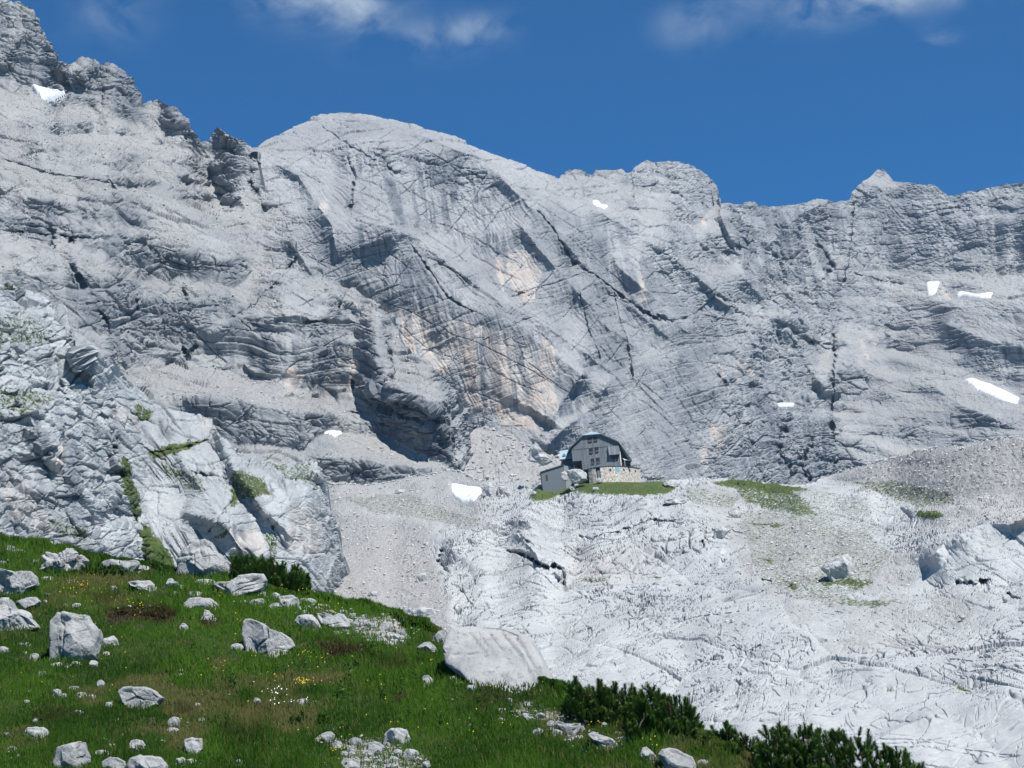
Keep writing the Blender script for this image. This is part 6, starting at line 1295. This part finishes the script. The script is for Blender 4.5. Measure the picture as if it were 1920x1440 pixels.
# terrace with stone retaining wall
ter = new_root('terrace'); tag(ter, 'stone walled terrace with railing and blue shutter in front of the hut', 'terrace')
def tp(t):                                             # plan of the terrace edge, left to right
    P = [(-188*k_, -1.4), (-100*k_, -2.9), (-15*k_, -3.7), (90*k_, -3.4), (230*k_, -1.9), (360*k_, .4), (470*k_, 3.2)]
    i = min(int(t), 5); f = t-i; return np.array(P[i])*(1-f)+np.array(P[i+1])*f
def strip_wall(name, t0, t1, z0, z1, th, mat, batter=0., out=0., n=14):
    V = []; F = []
    for k in range(n+1):
        t = t0+(t1-t0)*k/n; a = tp(t); d = tp(min(t+.05, 6))-tp(max(t-.05, 0)); d /= np.linalg.norm(d); nr = np.array([d[1], -d[0]])
        o1 = a+nr*(out+batter); o2 = a+nr*out; i_ = a-nr*th
        V += [(o1[0], o1[1], z0), (o2[0], o2[1], z1), (i_[0], i_[1], z1), (i_[0], i_[1], z0)]
    for k in range(n):
        for a, b in ((0, 1), (1, 2), (2, 3), (3, 0)): F.append((k*4+a, k*4+b, k*4+4+b, k*4+4+a))
    F += [(0, 3, 2, 1), (n*4, n*4+1, n*4+2, n*4+3)]
    return mk(name, V, np.array(F), mat, ter)
strip_wall('retaining_wall', 2.02, 6., -3.6, -.16, .5, MASON, .22)
strip_wall('pier', .55, 1.45, -3.6, -.16, .5, MASON, .08)
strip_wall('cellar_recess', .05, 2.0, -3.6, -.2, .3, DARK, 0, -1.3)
strip_wall('cellar_door', 1.6, 1.97, -2.6, -.75, .1, PALE, 0, -.5)
strip_wall('coping', 0., 6., -.155, .0, .45, TRIM, 0, .10, 24)
V = [(tp(t)[0], tp(t)[1], -.02) for t in np.linspace(0, 6, 25)]+[(6*.1+470*k_, DEP, -.02), (-188*k_, DEP, -.02)]
bm = bmesh.new(); bm.faces.new([bm.verts.new(v) for v in V]); me = bpy.data.meshes.new('deck'); bm.to_mesh(me); bm.free(); me.materials.append(PALE)
dk = bpy.data.objects.new('deck', me); C.objects.link(dk); dk.parent = ter
def on_wall(name, t, z0, z1, w_, mat, out=.05, th=.08, round_=False):
    a = tp(t); d = tp(t+.05)-tp(t-.05); d /= np.linalg.norm(d); nr = np.array([d[1], -d[0]])
    zz = (z0+z1)/2; o = out+.22*(-zz-.16)/3.4
    if round_:
        V = []; n = 12
        for s_ in (o-.3, o):
            V += [(a[0]+nr[0]*s_+d[0]*math.cos(q)*w_/2, a[1]+nr[1]*s_+d[1]*math.cos(q)*w_/2, zz+math.sin(q)*w_/2) for q in np.linspace(0, 6.283, n, endpoint=False)]
        bm = bmesh.new(); vv = [bm.verts.new(v) for v in V]; bm.faces.new(vv[n:]); bm.faces.new(vv[:n][::-1])
        for i in range(n): bm.faces.new((vv[i], vv[(i+1) % n], vv[n+(i+1) % n], vv[n+i]))
        me = bpy.data.meshes.new(name); bm.to_mesh(me); bm.free(); me.materials.append(mat); ob = bpy.data.objects.new(name, me); C.objects.link(ob); ob.parent = ter; return ob
    c = [a+d*s_*w_/2 for s_ in (-1, 1)]
    P = [(c[0][0]+nr[0]*o, c[0][1]+nr[1]*o, z0), (c[1][0]+nr[0]*o, c[1][1]+nr[1]*o, z0), (c[1][0]+nr[0]*o, c[1][1]+nr[1]*o, z1), (c[0][0]+nr[0]*o, c[0][1]+nr[1]*o, z1)]
    q = [(x-nr[0]*th, y-nr[1]*th, z) for x, y, z in P]; return hexa(name, P+q, mat, ter)
def tx(zx): # parameter on the edge for an x given in hut units
    xs = [tp(t)[0] for t in np.linspace(0, 6, 121)]; return float(np.interp(zx*k_, xs, np.linspace(0, 6, 121)))
on_wall('shutter', tx(185), -1.25, -.32, .8, BLUE)
for zx in (102, 262, 335, 405): on_wall('porthole', tx(zx), -.95, -.65, .5, DARK, .03, round_=True)
# railing
V = []; F = []
rail = new_root('terrace_railing'); rail.parent = None
tag(rail, 'thin dark railing along the terrace edge of the hut', 'railing')
def bar(p, q, r, name, parent, mat=RAILM):
    Vb, Fb = tube([np.array(p, float), (np.array(p, float)+np.array(q, float))/2, np.array(q, float)], r, r, 5); return mk(name, Vb, Fb, mat, parent)
pts = [tp(t) for t in (.1, .9, 1.7, 2.3, 3.1, 3.8, 4.5, 5.2, 5.95)]
for p in pts: bar((p[0], p[1]+.1, .0), (p[0], p[1]+.1, .72), .035, 'post', rail)
for zz in (.36, .70):
    Vb, Fb = tube([np.array([p[0], p[1]+.1, zz]) for p in pts], .03, .03, 5); mk('rail', Vb, Fb, RAILM, rail)
e = pts[-1]
Vb, Fb = tube([np.array([e[0], e[1]+.1, .7]), np.array([e[0]+.5, e[1]-.2, -.6]), np.array([e[0]+.9, e[1]-.6, -1.6])], .05, .05, 5); mk('stair_rail', Vb, Fb, RAILM, rail)

# sun shade, bench and two guests on the terrace
shd = new_root('sun_shade'); tag(shd, 'pale canvas sun shade stretched under the right eave of the hut', 'sun shade')
V = []; F = []
A = np.array([wr+.45, .6, 1.95]); B = np.array([wr+2.5, .2, 1.25]); Cc = np.array([wr+2.2, -1.4, .95]); Dd = np.array([wr+.7, -1.2, 1.15])
for i in range(7):
    for j in range(7):
        a, b = i/6, j/6; p = (A*(1-a)+B*a)*(1-b)+(Dd*(1-a)+Cc*a)*b; p[2] -= .22*math.sin(a*3.14)*math.sin(b*3.14); V.append(p)
canv = mk('canvas', V, grid_faces(7, 7), CLOTH, shd, smooth=True); md = canv.modifiers.new('t', 'SOLIDIFY'); md.thickness = .02
for q in (Cc, Dd): bar((q[0], q[1], -.02), (q[0], q[1], q[2]), .04, 'pole', shd, WHT2)
tb = new_root('terrace_table'); tag(tb, 'small white table on the terrace behind the railing', 'table')
bx('table_top', 400*k_, 440*k_, 2.7, 3.4, .66, .72, WHT2, tb)
for a, b in ((402, 2.75), (438, 2.75), (402, 3.35), (438, 3.35)): bar((a*k_, b, 0), (a*k_, b, .66), .03, 'leg', tb)
def seated(x, y, z, face, shirt, label):
    """a small seated figure grown as one skin"""
    J = {'pel': (0, 0, .48, .15), 'spi': (0, .02, .75, .14), 'che': (0, 0, .98, .16), 'nec': (0, -.02, 1.13, .06), 'hea': (0, -.04, 1.28, .105),
         'sl': (-.19, 0, 1.06, .06), 'el': (-.26, -.06, .82, .045), 'hl': (-.16, -.28, .76, .035), 'sr': (.19, 0, 1.06, .06), 'er': (.26, -.06, .82, .045), 'hr': (.16, -.28, .76, .035),
         'tl': (-.1, -.02, .48, .09), 'kl': (-.13, -.42, .5, .065), 'fl': (-.13, -.40, .08, .045), 'ol': (-.13, -.55, .04, .04), 'tr': (.1, -.02, .48, .09), 'kr': (.13, -.42, .5, .065), 'fr': (.13, -.40, .08, .045), 'or': (.13, -.55, .04, .04)}
    E = [('pel', 'spi'), ('spi', 'che'), ('che', 'nec'), ('nec', 'hea'), ('che', 'sl'), ('sl', 'el'), ('el', 'hl'), ('che', 'sr'), ('sr', 'er'), ('er', 'hr'), ('pel', 'tl'), ('tl', 'kl'), ('kl', 'fl'), ('fl', 'ol'), ('pel', 'tr'), ('tr', 'kr'), ('kr', 'fr'), ('fr', 'or')]
    ks = list(J); me = bpy.data.meshes.new('person'); me.from_pydata([J[k][:3] for k in ks], [(ks.index(a), ks.index(b)) for a, b in E], [])
    o = bpy.data.objects.new('person', me); C.objects.link(o); sk = o.modifiers.new('s', 'SKIN'); o.modifiers.new('u', 'SUBSURF').levels = 1
    for i, k in enumerate(ks): me.skin_vertices[0].data[i].radius = (J[k][3], J[k][3]*.8)
    me.skin_vertices[0].data[0].use_root = True
    m = NM('clothes'); tc_ = m.new('ShaderNodeTexCoord'); sp = m.new('ShaderNodeSeparateXYZ'); m.l.new(tc_.outputs['Object'], sp.inputs[0])
    c = m.mix(m.ramp(sp.outputs['Z'], .52, .54), (.06, .07, .10), shirt); c = m.mix(m.ramp(sp.outputs['Z'], 1.12, 1.14), c, (.50, .33, .25)); c = m.mix(m.ramp(sp.outputs['Z'], 1.30, 1.32), c, (.08, .05, .03)); m.col(c); me.materials.append(m.m)
    cs, sn = math.cos(YAW), math.sin(YAW); o.location = (O_[0]+x*cs-y*sn, O_[1]+x*sn+y*cs, O_[2]+z); o.rotation_euler = (0, 0, face)
    return tag(o, label, 'person')
seated(345*k_, .9, 0, -.6, (.10, .25, .55), 'person in a blue top sitting at the terrace railing under the eave')
seated(305*k_, .4, 0, .7, (.18, .14, .12), 'person in dark clothes sitting left of the one in blue')
bn = new_root('bench'); tag(bn, 'wooden bench under the sun shade for the two seated guests', 'bench')
bx('seat', 285*k_, 365*k_, .62, 1.15, .40, .45, WOODB, bn)
for a in (288, 362): bx('leg', (a-2)*k_, (a+2)*k_, .66, 1.1, -.02, .40, WOODB, bn)
pl = new_root('plank_stack'); tag(pl, 'grey stack of planks on the stones right of the terrace', 'plank stack')
for q in range(3): bx('plank', 560*k_, 640*k_, 5.5, 6.6, (-122+q*9)*k_, (-116+q*9)*k_, GREYP, pl)
# ------------------------------------------------------------------ camera, sky, sun, air
cam = bpy.data.cameras.new('camera'); co = bpy.data.objects.new('camera', cam); C.objects.link(co)
M = Matrix((tuple(Rc), tuple(Uc), tuple(-Fv))).transposed().to_4x4(); M.translation = CAM
co.matrix_world = M
cam.sensor_width = 36; cam.lens = 36*FPX/1920; cam.clip_start = .1; cam.clip_end = 20000
S = bpy.context.scene; S.camera = co
SUN_EL, SUN_AZ = math.radians(51), math.radians(143)      # azimuth clockwise from the view direction (+Y)
sd = np.array([math.cos(SUN_EL)*math.sin(SUN_AZ), math.cos(SUN_EL)*math.cos(SUN_AZ), math.sin(SUN_EL)])
sl = bpy.data.lights.new('sun', 'SUN'); sl.energy = 4.9; sl.angle = math.radians(.53); sl.color = (1., .975, .93)
so = bpy.data.objects.new('sun', sl); C.objects.link(so)
from mathutils import Vector
so.rotation_euler = Vector(sd).to_track_quat('Z', 'Y').to_euler()
w = bpy.data.worlds.new('World'); S.world = w; w.use_nodes = True
nt = w.node_tree; bg = nt.nodes['Background']; L = nt.links
sky = nt.nodes.new('ShaderNodeTexSky'); sky.sky_type = 'NISHITA'; sky.sun_disc = False
sky.sun_elevation = SUN_EL; sky.sun_rotation = SUN_AZ; sky.altitude = 2600; sky.air_density = .9; sky.dust_density = .15; sky.ozone_density = 3.2
def wn(t, **k):
    n = nt.nodes.new(t)
    for a, b in k.items(): setattr(n, a, b)
    return n
def wm(op, a, b=0., clamp=False):
    n = wn('ShaderNodeMath', operation=op, use_clamp=clamp)
    for i, v in enumerate((a, b)):
        if isinstance(v, bpy.types.NodeSocket): L.new(v, n.inputs[i])
        else: n.inputs[i].default_value = v
    return n.outputs[0]
tc = wn('ShaderNodeTexCoord')
# thin fair-weather cloud wisps in the sky, placed by direction and broken up by noise
tot = None
for (cu, cv, ru, rv, k) in [(610, -12, 110, 42, 1.15), (670, 22, 55, 36, .75), (790, 75, 110, 32, .62), (900, 55, 60, 28, .5), (215, 22, 70, 45, .42), (1300, 45, 60, 36, .5), (1670, -14, 190, 34, 1.1), (1750, 76, 34, 20, .5), (1440, -5, 90, 18, .4)]:
    r = rays(cu, cv); r = r/np.linalg.norm(r)
    e1 = Rc; e2 = Uc
    d1 = wn('ShaderNodeVectorMath', operation='DOT_PRODUCT'); L.new(tc.outputs['Generated'], d1.inputs[0]); d1.inputs[1].default_value = tuple(R0)
    d2 = wn('ShaderNodeVectorMath', operation='DOT_PRODUCT'); L.new(tc.outputs['Generated'], d2.inputs[0]); d2.inputs[1].default_value = (0, 0, 1)
    a = wm('DIVIDE', wm('SUBTRACT', d1.outputs['Value'], float(r @ R0)), ru/FPX); b = wm('DIVIDE', wm('SUBTRACT', d2.outputs['Value'], float(r[2])), rv/FPX)
    g = wm('MULTIPLY', wm('POWER', 2.718, wm('MULTIPLY', wm('ADD', wm('MULTIPLY', a, a), wm('MULTIPLY', b, b)), -1.)), k)
    tot = g if tot is None else wm('ADD', tot, g)
mp = wn('ShaderNodeMapping'); L.new(tc.outputs['Generated'], mp.inputs[0]); mp.inputs['Scale'].default_value = (30, 30, 46); mp.inputs['Rotation'].default_value = (0, .35, 0)
nz = wn('ShaderNodeTexNoise'); L.new(mp.outputs[0], nz.inputs['Vector']); nz.inputs['Scale'].default_value = 1.; nz.inputs['Detail'].default_value = 9; nz.inputs['Roughness'].default_value = .56; nz.inputs['Distortion'].default_value = .5
nr_ = wn('ShaderNodeMapRange'); L.new(nz.outputs[0], nr_.inputs[0]); nr_.inputs[1].default_value = .40; nr_.inputs[2].default_value = .72
cl = wm('MULTIPLY', wm('MULTIPLY', tot, nr_.outputs[0]), .8, True)
mx = wn('ShaderNodeMix', data_type='RGBA'); L.new(cl, mx.inputs[0]); mx.inputs[7].default_value = (4.6, 5.4, 6.2, 1)
SKYK = (.15, .60, .90)
tint = wn('ShaderNodeMix', data_type='RGBA', blend_type='MULTIPLY'); tint.inputs[0].default_value = 1.; L.new(sky.outputs[0], tint.inputs[6]); tint.inputs[7].default_value = (*SKYK, 1)
L.new(tint.outputs[2], mx.inputs[6])
L.new(mx.outputs[2], bg.inputs[0]); bg.inputs[1].default_value = .09
vs = S.view_settings; vs.view_transform = 'Standard'; vs.look = 'None'; vs.exposure = .45; vs.gamma = 1
HAZE = .00008
if HAZE:
    x0, x1, y0, y1, z0, z1 = -900., 900., -40., 1500., -160., 620.
    V = [(x, y, z) for z in (z0, z1) for y in (y0, y1) for x in (x0, x1)]
    F = [(0, 2, 3, 1), (4, 5, 7, 6), (0, 1, 5, 4), (2, 6, 7, 3), (0, 4, 6, 2), (1, 3, 7, 5)]
    hm = bpy.data.materials.new('mountain_air'); hm.use_nodes = True; n = hm.node_tree.nodes; n.remove(n['Principled BSDF'])
    pv = n.new('ShaderNodeVolumePrincipled'); pv.inputs['Color'].default_value = (.42, .68, 1, 1); pv.inputs['Density'].default_value = HAZE; pv.inputs['Anisotropy'].default_value = .1
    hm.node_tree.links.new(pv.outputs[0], n['Material Output'].inputs['Volume'])
    tag(mk('haze', V, np.array(F), hm), 'thin bluish mountain air between viewer and cliffs', kind='stuff')
S.cycles.volume_bounces = 0; S.cycles.max_bounces = 5; S.cycles.diffuse_bounces = 3; S.cycles.transparent_max_bounces = 6
